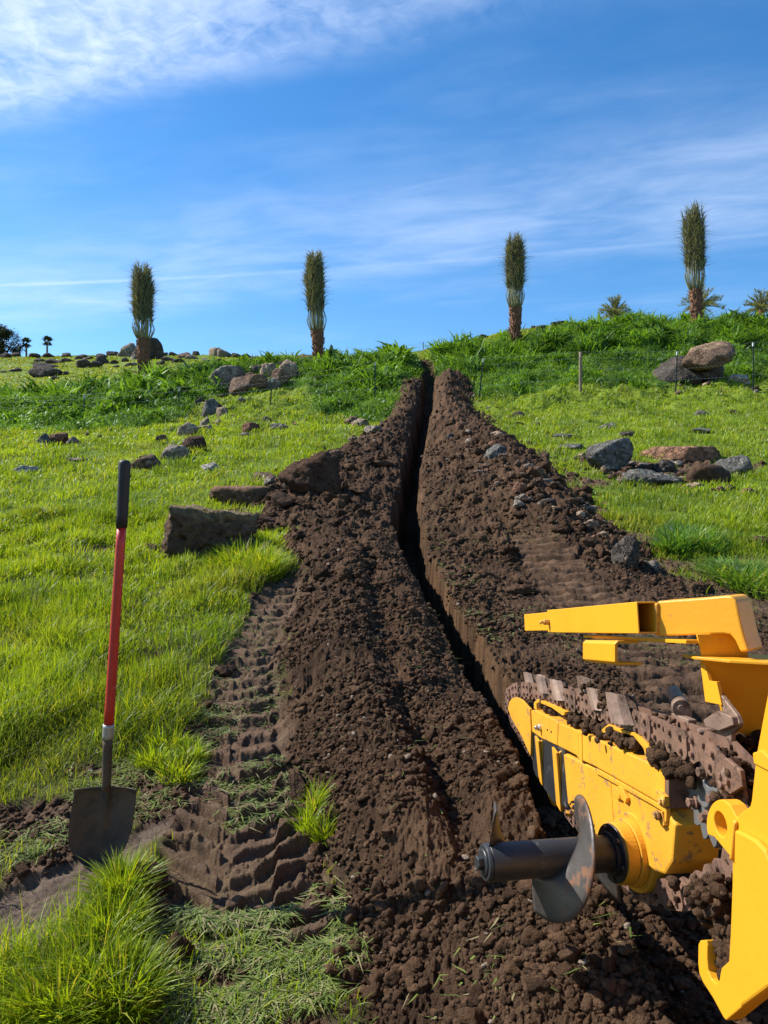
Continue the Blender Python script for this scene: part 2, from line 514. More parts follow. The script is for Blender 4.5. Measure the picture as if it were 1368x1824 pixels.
    return z, dict(dirt=dm, trench=tm, packed=packed, bare=bm, loose=soilm, walk=walk, smear=sme, ltrack=lm, rtrack=rm, spoil=spoil)


# grid, finer where the land is near and inside the view
us = np.concatenate([np.linspace(-1.5, -0.60, 60, endpoint=False), np.linspace(-0.60, 0.60, 960, endpoint=False), np.linspace(0.60, 1.5, 60)])
ys_ = [0.35]
while ys_[-1] < 600:
    y_ = ys_[-1]
    k = 0.02 if y_ < 1.2 else (0.0026 if y_ < 9 else (0.0036 if y_ < 40 else 0.012))
    ys_.append(y_ * (1 + k))
yg = np.array(ys_)
UU, YY = np.meshgrid(us, yg)
XX = UU * YY
ZZ, MK = land(XX, YY)
nr, nc = XX.shape
print('ground grid', nr, nc, nr * nc)


def samp(A, x, y):
    y = np.clip(y, yg[0] * 1.0001, yg[-2])
    u = np.clip(x / y, us[0] + 1e-6, us[-1] - 1e-6)
    i = np.clip(np.searchsorted(yg, y) - 1, 0, nr - 2)
    j = np.clip(np.searchsorted(us, u) - 1, 0, nc - 2)
    fi = (y - yg[i]) / (yg[i + 1] - yg[i]); fj = (u - us[j]) / (us[j + 1] - us[j])
    return A[i, j] * (1 - fi) * (1 - fj) + A[i + 1, j] * fi * (1 - fj) + A[i, j + 1] * (1 - fi) * fj + A[i + 1, j + 1] * fi * fj


def gz(x, y):
    return float(samp(ZZ, np.array([x], float), np.array([y], float))[0])


def gzf(x, y): return samp(ZZ, np.asarray(x, float), np.asarray(y, float))


def put(u, v):
    """ground point seen at pixel (u,v)"""
    D = hitD(u, v, 1.2, 240, gzf) or hitD(u, v + 4, 1.2, 240, gzf) or hitD(u, v + 10, 1.2, 240, gzf) or 100
    x = (u - CX) / F * D
    return x, D, gz(x, D)


# ground colours: earth and turf, plus a painted sunlit tone on one trench wall
def lerp3(a, b_, t): return a + (b_ - a) * t[..., None]


dark = np.array([.036, .0205, .0120]); warm = np.array([.132, .077, .045]); pack = np.array([.175, .113, .075]); slick = np.array([.165, .125, .098])
turf = np.array([.110, .165, .016]); turf2 = np.array([.150, .205, .020]); soilg = np.array([.075, .060, .032]); wall_sun = np.array([.135, .078, .040])
n_a = sm(fbm(XX * 1.1, YY * 0.8, 4, 201), -0.3, 0.4)
n_b = sm(fbm(XX * 9, YY * 8, 3, 202), -0.35, 0.45)
n_c = sm(fbm(XX * 0.35, YY * 0.22, 3, 203), -0.3, 0.3)
n_d = sm(fbm(XX * 2.4, YY * 1.9, 4, 205, .6), -.25, .35)
cdirt = lerp3(dark[None, None], warm, 0.25 * n_a + 0.4 * n_d + 0.3 * n_b)
cpack = lerp3(pack[None, None] * 0.75, pack, n_b)
cpack = lerp3(cpack, slick, MK['smear'] * 0.8)
grassc = lerp3(soilg[None, None], turf, np.clip(sm(YY, 4, 12) + 0.35 * n_b, 0, 1))
grassc = lerp3(grassc, turf2, n_c * sm(YY, 9, 16) * 0.8)
C = lerp3(grassc, cdirt, MK['dirt'])
C = lerp3(C, lerp3(cdirt, cpack, 0.45 + 0.3 * n_b), np.clip(MK['bare'] * 1.0, 0, 1))
C = lerp3(C, cpack, np.clip(MK['packed'], 0, 1) * 0.85)
C = lerp3(C, lerp3(dark[None, None] * 1.6, warm * 1.25, n_b * .6 + .4 * n_d), np.clip(MK['rtrack'], 0, 1) * .85)
C = lerp3(C, cpack * 0.85, MK['walk'] * 0.5 * MK['dirt'])
wtt = XX - xt(YY)
wall_sun_m = np.clip(MK['trench'], 0, 1) * 0 + np.exp(-((wtt - np.interp(YY, [2, 8, 15, 26], [.11, .13, .17, .23])) / (0.03 + 0.004 * YY)) ** 2) * sm(YY, 2.8, 3.3) * (1 - sm(YY, 32, 34))  # right trench wall only: its sunlit look is put into the colour
C = lerp3(C, wall_sun[None, None] * (0.5 + 0.8 * n_b[..., None]), np.clip(wall_sun_m * (.25 + .75 * sm(fbm(XX * 6, YY * 2.5, 3, 209), -.4, .2)), 0, 1) * 0.7)

verts = np.stack([XX.ravel(), YY.ravel(), ZZ.ravel()], 1)
idx = np.arange(nr * nc).reshape(nr, nc)
quads = np.stack([idx[:-1, :-1], idx[:-1, 1:], idx[1:, 1:], idx[1:, :-1]], -1).reshape(-1, 4)
qm = (MK['dirt'] > 0.5)
qsel = qm[:-1, :-1].ravel()


def soil_material():
    m_ = bpy.data.materials.new('earth_and_turf')
    m_.use_nodes = True
    nt = m_.node_tree
    nt.nodes.clear()
    q = NB(nt)
    at = q.n('ShaderNodeVertexColor', layer_name='tint').outputs[0]
    geo = q.n('ShaderNodeNewGeometry').outputs['Position']
    f1 = q.noise(geo, 75, 5, 0.7)
    f2 = q.noise(geo, 260, 3, 0.6)
    colr = q.mix(1.0, at, q.ramp(f1, [(0.25, (.62, .60, .58)), (0.75, (1.35, 1.33, 1.3))]), 'MULTIPLY')
    colr = q.mix(q.sstep(f2, 0.66, 0.74), colr, q.mix(1.0, colr, (2.1, 2.0, 1.9), 'MULTIPLY'))
    hgt = q.m('ADD', q.m('MULTIPLY', f1, 0.6), q.m('MULTIPLY', f2, 0.5))
    bmp = q.n('ShaderNodeBump', ins={'Strength': 1.0, 'Distance': 0.02, 'Height': hgt})
    bs = q.n('ShaderNodeBsdfPrincipled', ins={'Base Color': colr, 'Roughness': 0.92, 'Normal': bmp.outputs[0]})
    bs.inputs['Specular IOR Level'].default_value = 0.10
    q.n('ShaderNodeOutputMaterial', ins={0: bs.outputs[0]})
    return m_


SOIL = soil_material()


def sub_mesh(name, sel):
    qs = quads[sel]
    used = np.unique(qs)
    remap = np.zeros(nr * nc, np.int32)
    remap[used] = np.arange(len(used))
    return np_mesh(name, verts[used], [remap[qs]], C.reshape(-1, 3)[used])


ground = link('ground', sub_mesh('ground', ~qsel), SOIL)
tag(ground, kind='structure')

# ---- loose soil: the heap surface plus thousands of clods lying on it, one mass
rng = np.random.default_rng(11)


def ico(sub):
    bm = bmesh.new()
    bmesh.ops.create_icosphere(bm, subdivisions=sub, radius=1)
    v = np.array([q_.co[:] for q_ in bm.verts]); f = np.array([[l_.index for l_ in t_.verts] for t_ in bm.faces])
    bm.free()
    return v, f


def lumpy(v, seed, amp=0.3, fr=1.6):
    rg = np.random.default_rng(seed + 900)
    nn = rg.normal(0, 1, (9, 3)); nn /= np.linalg.norm(nn, axis=1)[:, None]
    hh = rg.uniform(.55, .95, 9)
    d_ = v @ nn.T
    rad = np.minimum(np.where(d_ > .05, hh / np.maximum(d_, .05), 9).min(1), 1.15)
    n = fbm(v[:, 0] * fr + v[:, 2] * 1.3 + seed * 3.1, v[:, 1] * fr - v[:, 2] * 1.7 + seed, 3, seed, 0.6)
    n2 = fbm(v[:, 2] * fr * 2.6 + seed, v[:, 0] * fr * 2.2 + v[:, 1] * 2.1, 3, seed + 3, 0.7)
    return v * (rad * (1 + amp * n + amp * 0.8 * n2))[:, None]


def scatter_lumps(px, py, size, sub, seeds, sink=0.35, colr=None):
    """many clods as arrays"""
    V0, F0 = ico(sub)
    tv = [lumpy(V0, s_, 0.42, 1.9) for s_ in range(seeds)]
    n = len(px)
    which = rng.integers(0, seeds, n)
    base = np.array(tv)[which]
    ang = rng.uniform(0, 2 * np.pi, n)
    sx, sy, sz = size * rng.uniform(.75, 1.25, n), size * rng.uniform(.75, 1.25, n), size * rng.uniform(.55, .95, n)
    bx, by, bz = base[..., 0] * sx[:, None], base[..., 1] * sy[:, None], base[..., 2] * sz[:, None]
    tl = rng.normal(0, .5, n)[:, None]
    by, bz = by * np.cos(tl) - bz * np.sin(tl), by * np.sin(tl) + bz * np.cos(tl)
    ca_, sa_ = np.cos(ang)[:, None], np.sin(ang)[:, None]
    X = bx * ca_ - by * sa_ + px[:, None]; Y = bx * sa_ + by * ca_ + py[:, None]
    Z = bz + (gzf(px, py) + size * (0.5 - sink))[:, None]
    vs = np.stack([X, Y, Z], -1).reshape(-1, 3)
    fs = (F0[None] + (np.arange(n) * len(V0))[:, None, None]).reshape(-1, 3)
    c = np.repeat(colr, len(V0), 0)
    return vs, fs, c


def rand_view(n, d0, d1, power, umin=-0.58, umax=0.58):
    """random ground points, spread by distance^power per unit u"""
    e = power + 1
    r = rng.uniform(0, 1, n)
    D = (d0 ** e + r * (d1 ** e - d0 ** e)) ** (1 / e) if abs(e) > 1e-6 else d0 * (d1 / d0) ** r
    return rng.uniform(umin, umax, n) * D, D


def near_heap(x, y):
    k_ = .16 * np.clip(y / 4, .6, 3)
    return sm(np.minimum(x - xl(y), xr(y) - x), -2.2 * k_, 0) * (y < 31)


def soil_clods():
    out_v, out_f, out_c = [], [], []
    off = 0
    for (n, d0, d1, pw, s0, s1, sub) in ((42000, 1.3, 6, -0.4, .004, .013, 2), (4600, 1.3, 7, -0.4, .010, .026, 3), (4600, 4.5, 14, -0.5, .012, .034, 2), (650, 5.0, 16, -0.3, .035, .090, 4), (1700, 12, 33, 0.2, .03, .11, 3), (50, 6.5, 12, 0.2, .07, .15, 4)):
        x, y = rand_view(n * 4, d0, d1, pw)
        m_ = np.maximum(samp(MK['loose'], x, y), .42 * near_heap(x, y)) * (1 - samp(MK['trench'], x, y)) * (1 - .72 * samp(MK['packed'], x, y))
        lim = rng.uniform(0.12, 1, len(x))
        patch = sm(fbm(x * 2, y * 2, 3, 301), -0.35, 0.3)
        k_ = (m_ > lim) & (patch > rng.uniform(0, .8, len(x)))
        if s1 > 0.05:
            k_ &= ~((np.abs(x - xt(y)) < 0.25 + s1))
        x, y = x[k_][:n], y[k_][:n]
        sz = s0 + (s1 - s0) * rng.uniform(0, 1, len(x)) ** 2.2
        c = lerp3(dark[None], warm, rng.uniform(0.1, .95, len(x)))
        c[(rng.uniform(0, 1, len(x)) < .012) & (sz < .016)] = (.28, .22, .17)
        vs, fs, cc = scatter_lumps(x, y, sz, sub, 9, colr=c)
        out_v.append(vs); out_f.append(fs + off); out_c.append(cc)
        off += len(vs)
    return np.concatenate(out_v), np.concatenate(out_f), np.concatenate(out_c)


qs = quads[qsel]
used = np.unique(qs)
remap = np.zeros(nr * nc, np.int32); remap[used] = np.arange(len(used))
cv, cf, cc = soil_clods()
me = np_mesh('loose_soil', np.concatenate([verts[used], cv]), [remap[qs], cf + len(used)], np.concatenate([C.reshape(-1, 3)[used], cc]))
loose = link('loose_soil', me, SOIL)
tag(loose, 'dark brown crumbly soil heaped along both sides of the trench', 'soil', kind='stuff')

# ------------------------------------------------------------------ grass
def leaf_material(name, rough=0.5, trans=0.42, spec=0.25):
    m_ = bpy.data.materials.new(name)
    m_.use_nodes = True
    nt = m_.node_tree
    nt.nodes.clear()
    q = NB(nt)
    at = q.n('ShaderNodeVertexColor', layer_name='tint').outputs[0]
    bs = q.n('ShaderNodeBsdfPrincipled', ins={'Base Color': at, 'Roughness': rough})
    bs.inputs['Specular IOR Level'].default_value = spec
    tr = q.n('ShaderNodeBsdfTranslucent', ins={'Color': q.mix(1.0, at, (1.7, 1.45, 0.55), 'MULTIPLY')})
    mx = q.n('ShaderNodeMixShader', ins={0: trans, 1: bs.outputs[0], 2: tr.outputs[0]})
    q.n('ShaderNodeOutputMaterial', ins={0: mx.outputs[0]})
    return m_


GRASS = leaf_material('grass_blades', 0.45, 0.45, 0.3)
WEED = leaf_material('weed_leaves', 0.52, 0.32, 0.25)
STRAW = leaf_material('cut_blades', 0.5, 0.25, 0.3)


def blades(base, h, w, az, lean, col, flat=0.0, tw=None):
    """arrays of grass blades -> verts, quads, tris, colours. Four rings, last one a point."""
    n = len(h)
    t = np.array([0, .36, .72, 1.0])
    wd = np.array([.7, 1.0, .7, 0.0])
    d = np.stack([np.cos(az), np.sin(az), np.zeros(n)], 1)
    tw = rng.uniform(-1.2, 1.2, n) if tw is None else tw
    s = np.stack([-np.sin(az + tw), np.cos(az + tw), np.zeros(n)], 1)
    c = base[:, None, :] + d[:, None, :] * (h * lean)[:, None, None] * (t ** 1.7)[None, :, None]
    up = h[:, None] * (t[None] * (1 - flat) - (0.42 * lean[:, None]) * t[None] ** 2)
    up = np.maximum(up, 0.0) if flat else up
    c[..., 2] += up
    o = s[:, None, :] * (w[:, None] * wd[None])[..., None] * 0.5
    V = np.empty((n, 7, 3))
    V[:, 0], V[:, 1] = c[:, 0] - o[:, 0], c[:, 0] + o[:, 0]
    V[:, 2], V[:, 3] = c[:, 1] - o[:, 1], c[:, 1] + o[:, 1]
    V[:, 4], V[:, 5] = c[:, 2] - o[:, 2], c[:, 2] + o[:, 2]
    V[:, 6] = c[:, 3]
    k_ = (np.arange(n) * 7)[:, None]
    q1 = k_ + np.array([[0, 1, 3, 2]]); q2 = k_ + np.array([[2, 3, 5, 4]]); t1 = k_ + np.array([[4, 5, 6]])
    return V.reshape(-1, 3), np.concatenate([q1, q2]), t1, np.repeat(col, 7, 0)


def blade_obj(name, parts, mat):
    vs, qs_, ts, cs, off = [], [], [], [], 0
    for (v, q_, t_, c_) in parts:
        vs.append(v); qs_.append(q_ + off); ts.append(t_ + off); cs.append(c_); off += len(v)
    me = np_mesh(name, np.concatenate(vs), [np.concatenate(qs_), np.concatenate(ts)], np.concatenate(cs))
    return link(name, me, mat)


g_lo = np.array([.088, .160, .012]); g_hi = np.array([.230, .330, .015]); g_yel = np.array([.34, .34, .04]); g_dry = np.array([.30, .26, .13])
w_lo = np.array([.034, .085, .016]); w_hi = np.array([.165, .33, .030]); w_blue = np.array([.095, .200, .085])


def at_ground(x, y): return np.stack([x, y, gzf(x, y) - 0.004], 1)


def gcol(x, y, n):
    pz = fbm(x * 0.7, y * 0.5, 4, 401)
    t = np.clip(0.5 + 1.1 * pz + rng.normal(0, .24, n), 0, 1)
    c = lerp3(g_lo[None], g_hi, t)
    dk = sm(fbm(x * 0.45 + 9, y * 0.35, 4, 403, .6), .05, .45) * np.interp(y, [1, 30, 45], [1, 1, .3])
    c = c * (1 - .45 * dk * rng.uniform(0, 1, n))[:, None] * np.array([1, 1, 1.0])
    du = sm(fbm(x * 0.9 - 4, y * 0.6, 3, 404), .05, .4) * rng.uniform(0, 1, n)
    c = lerp3(c, np.array([.20, .19, .06])[None], .55 * du)
    yl = (rng.uniform(0, 1, n) < 0.07 + 0.12 * sm(fbm(x * 1.3, y, 2, 402), 0, .5)).astype(float)
    c = lerp3(c, g_yel, yl * rng.uniform(.2, .8, n))
    dr = (rng.uniform(0, 1, n) < 0.02).astype(float)
    return lerp3(c, g_dry, dr * .8)


def weed_zone(x, y):
    """where the tall dark growth stands"""
    u = CX + F * x / y
    y0 = np.interp(u, [-300, 0, 250, 400, 560, 640, 700, 760, 830, 870, 1000, 1368, 2000], [19.5, 20.0, 20.5, 25.0, 22.0, 20.5, 20.0, 27, 27.5, 24.5, 25.5, 26.5, 27])
    y1 = np.interp(u, [-300, 0, 250, 560, 760, 830, 930, 1100, 1368, 2000], [36, 35.5, 36, 39, 38, 37, 36.5, 41, 42, 42])
    n = 1.6 * fbm(x * 0.35, y * 0.3, 3, 411) + .6 * fbm(x * 1.5, y * 1.2, 2, 412)
    m_ = sm(y + n, y0, y0 + 1.2) * (1 - sm(y + n * .5, y1 - 1, y1))
    # a gap of open grass round the rock pile
    for (uc, yc, ru, ry) in ((455, 24.0, 110, 6.0), (385, 22.5, 60, 5), (1255, 23.5, 95, 3.6)):
        rk = np.hypot((u - uc) / ru, (y - yc) / ry)
        m_ = m_ * sm(rk + .12 * n, .8, 1.15)
    return m_ * (samp(MK['dirt'], x, y) < .3) * (np.abs(x - xt(y)) > 0.42)


def clear(x, y):
    """0 where grass cannot grow"""
    g = 1 - np.maximum(samp(MK['dirt'], x, y), samp(MK['trench'], x, y))
    return g * (1 - 0.93 * samp(MK['bare'], x, y)) * (1 - samp(MK['packed'], x, y))


parts = []
# the meadow: density falls and blades widen with distance (far tufts stand for several blades)
for (n, d0, d1, pw, ua, ub) in ((290000, 1.25, 9, -0.2, -.6, .6), (300000, 7.5, 44, -0.35, -.6, .6), (110000, 1.0, 9, -0.2, -1.25, -.6), (90000, 7.5, 44, -0.35, -1.25, -.6), (40000, 1.0, 9, -0.2, .6, 1.2), (80000, 7.5, 44, -0.35, .6, 1.2)):
    x, y = rand_view(n, d0, d1, pw, ua, ub)
    k_ = (clear(x, y) > rng.uniform(0.15, 1, n)) & (weed_zone(x, y) < 0.6)
    thin = 0.18 + 1.0 * sm(fbm(x * 1.3, y * 1.1, 4, 421, .6), -0.4, 0.22)
    # cropped, trampled foreground beside the heap
    tramp = sm(x + .35 * (y - 1.6), -0.72, -0.60) * (1 - sm(y, 1.98, 2.15)) + sm(-np.abs(x + 0.95), -.35, -.1) * sm(y, 2.35, 2.5) * (1 - sm(y, 3.0, 3.3))
    k_ &= (thin * (1 - 0.80 * np.clip(tramp, 0, 1)) > rng.uniform(0, 1, n))
    x, y, tramp = x[k_], y[k_], np.clip(tramp[k_], 0, 1)
    n = len(x)
    patch = sm(fbm(x * 1.6, y * 1.3, 3, 422), -0.4, 0.5)
    edge = clear(x, y)
    h = (0.05 + 0.155 * patch) * rng.uniform(.5, 1.4, n) * (0.45 + 0.55 * edge) * np.interp(y, [1, 4, 9, 20, 40], [1.0, 1.05, 0.9, .85, .8]) * (1 - .55 * tramp) * np.interp(y, [1.9, 2.2], [.62, 1])
    w = np.maximum(0.0032, 0.00115 * y) * rng.uniform(.6, 1.3, n)
    az = rng.normal(-0.3, 1.5, n) + 0.8 * vnoise(x * .9, y * .9, 423)
    lean = np.clip(rng.normal(.48, .25, n) + 0.25 * vnoise(x * 1.7, y * 1.7, 424), .05, 1.25)
    parts.append(blades(at_ground(x, y), h, w, az, lean, gcol(x, y, n)))
# far hillside: short turf tussocks
x, y = rand_view(95000, 40, 135, 0.1, -1.0, .9)
k_ = sm(fbm(x * .3, y * .2, 3, 431), -0.5, 0.3) > rng.uniform(0, 1, len(x))
x, y = x[k_], y[k_]
n = len(x)
parts.append(blades(at_ground(x, y), rng.uniform(.08, .2, n), 0.0022 * y * rng.uniform(.7, 1.3, n), rng.uniform(0, 6.3, n), rng.uniform(.1, .6, n), gcol(x, y, n) * np.array([.95, .82, .9])))
meadow = blade_obj('meadow_grass', parts, GRASS)
tag(meadow, 'bright green spring grass covering the slope', 'grass', kind='stuff')

# tall weeds of the bank
x, y = rand_view(85000, 18, 43, 0.6, -.95, .95)
k_ = weed_zone(x, y) > rng.uniform(.25, 1, len(x))
x, y = x[k_][:18800], y[k_][:18800]
nb = 24
n = len(x)
size = (0.34 + 0.70 * sm(fbm(x * .9, y * .8, 3, 441), -.3, .5) + .22 * (np.abs(x - xt(y)) < 2.2) * (y > 27)) * rng.uniform(.6, 1.25, n) * np.interp(weed_zone(x, y), [.3, 1], [.6, 1]) * (.5 + .5 * weed_zone(x, y - 5))
X = np.repeat(x, nb) + rng.normal(0, .14, n * nb); Y = np.repeat(y, nb) + rng.normal(0, .14, n * nb)
S = np.repeat(size, nb)
N = n * nb
tone = np.repeat(np.clip(.5 + 1.2 * fbm(x * .9, y * .7, 3, 442) + rng.normal(0, .2, n), 0, 1), nb)
wc = lerp3(w_lo[None], w_hi, np.clip(tone + rng.normal(0, .2, N), 0, 1))
wc = lerp3(wc, w_blue, np.repeat(rng.uniform(0, 1, n) < .3, nb) * rng.uniform(.3, .9, N))
broad = np.repeat(rng.uniform(0, 1, n) < .38, nb)
wb3 = at_ground(X, Y); wb3[:, 2] += np.where(broad, S * rng.uniform(0, .6, N), 0)
wb = blades(wb3, S * rng.uniform(.5, 1.15, N) * np.where(broad, .5, 1), S * rng.uniform(.045, .09, N) * np.where(broad, 1.9, 1), rng.uniform(0, 6.3, N), np.clip(rng.normal(.75, .32, N) + .35 * broad, .1, 1.7), wc)
weeds = blade_obj('tall_weeds', [wb], WEED)
tag(weeds, 'dense dark green tall weeds growing on the bank along the fence', 'weeds', kind='stuff')

# ---- grass clumps one can point at
def clump(name, label, spots, n, h, w, seed_col=0.6, group=None, lean_m=.45, cat='grass clump', dry=.03, fall=1.0, cl=None):
    """spots: (u, v, ru, rv) ellipses on the ground as seen from the eye"""
    vs = []
    per = n // len(spots)
    for (u, v, ru, rv_) in spots:
        th, r_ = rng.uniform(0, 6.283, per), np.sqrt(rng.uniform(0, 1, per)) ** fall
        x0, D0, z0 = put(u, v)
        xa, Da, _ = put(u, v - rv_); xb, Db, _ = put(u, v + rv_)
        rx, ry = ru / F * D0, (Da - Db) / 2
        x, y = x0 + rx * r_ * np.cos(th), (Da + Db) / 2 + ry * r_ * np.sin(th)
        hh = h * rng.uniform(.45, 1.15, per) * (1 - .45 * r_ ** 3)
        out_a = np.arctan2(np.sin(th), np.cos(th)) + rng.normal(0, .9, per)
        c = lerp3(g_lo[None], g_hi, np.clip(rng.normal(seed_col, .25, per), 0, 1))
        yl = rng.uniform(0, 1, per) < .10
        c[yl] = g_yel * .9
        dd = rng.uniform(0, 1, per) < dry
        c[dd] = g_dry
        if cl is not None: c = c * np.array(cl)
        vs.append(blades(at_ground(x, y), hh, w * rng.uniform(.6, 1.3, per), out_a, np.clip(rng.normal(lean_m, .22, per) + .25 * r_, .03, 1.4), c))
    o = blade_obj(name, vs, GRASS)
    tag(o, label, cat, group)
    return o


clump('tall_grass', 'tall bright grass clump in the near left corner below the shovel blade', [(215, 1612, 30, 20), (195, 1680, 48, 34), (160, 1750, 66, 40), (110, 1815, 90, 36), (215, 1800, 60, 50)], 6000, .175, .0048, .75)
clump('tall_grass', 'tall bright grass tuft in front of the square earth-caked boulder', [(435, 1010, 62, 22), (470, 1025, 36, 16)], 3600, .27, .009, .7)
clump('tall_grass', 'small upright grass tuft at the edge of the spoil beside a dark clod', [(545, 1488, 16, 14), (560, 1452, 14, 20), (575, 1500, 14, 10)], 420, .15, .0042, .8)
clump('tall_grass', 'bright grass tuft right of the shovel shaft among the trampled ground', [(270, 1362, 30, 12), (318, 1380, 36, 20), (345, 1352, 22, 10), (300, 1335, 40, 10)], 1500, .12, .0045, .8)
clump('tall_grass', 'bluish green tuft of long leaves in the right meadow below the long low boulder', [(1235, 975, 48, 18), (1200, 985, 30, 10)], 1600, .30, .014, .15, cl=(.75, 1.0, 2.2))
clump('tall_grass', 'loose sprawling green clump above the yellow beam at the right edge', [(1330, 1035, 70, 30)], 1500, .24, .011, .2, lean_m=.9, cl=(.85, 1.0, 1.8))
clump('tall_grass', 'sparse weed tuft beside the right end of the tread marks', [(1175, 990, 16, 8)], 130, .12, .007, .4)
# loose blades and clippings lying on the ground
def litter(name, label, n, regions, hmin, hmax, w, flat, cols, mat=STRAW):
    X_, Y_ = [], []
    for (u, v, ru, rv_, k) in regions:
        m__ = int(n * k)
        th, r_ = rng.uniform(0, 6.283, m__), np.sqrt(rng.uniform(0, 1, m__))
        x0, D0, _ = put(u, v); _, Da, _ = put(u, v - rv_); _, Db, _ = put(u, v + rv_)
        X_.append(x0 * ((Da + Db) / 2) / D0 + ru / F * D0 * r_ * np.cos(th)); Y_.append((Da + Db) / 2 + (Da - Db) / 2 * r_ * np.sin(th))
    x, y = np.concatenate(X_), np.concatenate(Y_)
    pt = sm(fbm(x * 7, y * 7, 3, 461), -.35, .25) > rng.uniform(0, 1, len(x))
    x, y = x[pt], y[pt]
    m__ = len(x)
    c = lerp3(np.array(cols[0])[None], np.array(cols[1]), rng.uniform(0, 1, m__))
    dd = rng.uniform(0, 1, m__) < .22
    c[dd] = g_dry * .9
    b3 = at_ground(x, y); b3[:, 2] += .004 + rng.uniform(0, .012, m__)
    bl = blades(b3, rng.uniform(hmin, hmax, m__), w * rng.uniform(.6, 1.4, m__), rng.uniform(0, 6.3, m__), rng.uniform(.8, 1.3, m__), c, flat=flat, tw=rng.normal(0, .3, m__))
    o = blade_obj(name, [bl], mat)
    tag(o, label, 'cut grass', kind='stuff')
    return o


litter('cut_grass', 'trampled and cut grass lying over the ground in the near foreground and along the tracks', 21000,
       [(440, 1730, 220, 95, .62), (560, 1640, 60, 60, .06), (330, 1650, 110, 30, .08), (250, 1400, 120, 60, .14), (450, 1420, 90, 60, .10), (340, 1290, 120, 40, .10), (430, 1160, 60, 70, .06), (470, 1250, 40, 60, .03),
        (1130, 1160, 150, 30, .05), (1200, 1010, 90, 30, .04), (1290, 1090, 70, 30, .04), (60, 1500, 60, 40, .03), (700, 1400, 180, 300, .012), (950, 1700, 280, 110, .008), (820, 1130, 60, 60, .01)],
       .015, .075, .0042, .72, ((.06, .085, .02), (.19, .25, .05)))
litter('cut_grass', 'scraps of torn turf and grass on the soil along the right lip of the trench', 2600,
       [(800, 1060, 70, 60, .2), (860, 1150, 60, 60, .15), (770, 960, 40, 30, .1), (900, 960, 110, 22, .15), (760, 820, 30, 80, .08), (820, 900, 80, 40, .1), (1000, 1110, 100, 30, .15), (720, 740, 30, 60, .05)],
       .03, .10, .010, .6, ((.07, .10, .02), (.20, .22, .06)))
#==PART2==
# ------------------------------------------------------------------ materials for objects
def obj_material(name, base, rough=0.7, metal=0.0, spec=0.3, var=0.25, scale=8, bump=0.0, bscale=30, dirt=None, dirt_amt=0.0, dirt_scale=9, vcol=False):
    m_ = bpy.data.materials.new(name)
    m_.use_nodes = True
    nt = m_.node_tree
    nt.nodes.clear()
    q = NB(nt)
    co = q.n('ShaderNodeTexCoord').outputs['Object']
    f = q.noise(co, scale, 5, 0.6)
    src = q.n('ShaderNodeVertexColor', layer_name='tint').outputs[0] if vcol else tuple(base)
    c = q.mix(1.0, src, q.ramp(f, [(0.25, (1 - var,) * 3), (0.75, (1 + var,) * 3)]), 'MULTIPLY')
    rg = rough
    if dirt is not None:
        d = q.noise(co, dirt_scale, 6, 0.7, 0.3)
        dm = q.sstep(d, 0.62 - dirt_amt, 0.70 - dirt_amt)
        fine = q.noise(co, dirt_scale * 9, 3, 0.6)
        dm = q.m('MULTIPLY', dm, q.sstep(fine, 0.25, 0.6))
        c = q.mix(dm, c, tuple(dirt))
        rg = q.m('ADD', rough, q.m('MULTIPLY', dm, 0.9 - rough))
    ins = {'Base Color': c, 'Roughness': rg, 'Metallic': metal}
    if bump > 0:
        h = q.noise(co, bscale, 6, 0.65)
        h2 = q.noise(co, bscale * 5, 3, 0.6)
        hh = q.m('ADD', h, q.m('MULTIPLY', h2, 0.35))
        ins['Normal'] = q.n('ShaderNodeBump', ins={'Strength': 1.0, 'Distance': bump, 'Height': hh}).outputs[0]
    bs = q.n('ShaderNodeBsdfPrincipled', ins=ins)
    bs.inputs['Specular IOR Level'].default_value = spec
    q.n('ShaderNodeOutputMaterial', ins={0: bs.outputs[0]})
    return m_


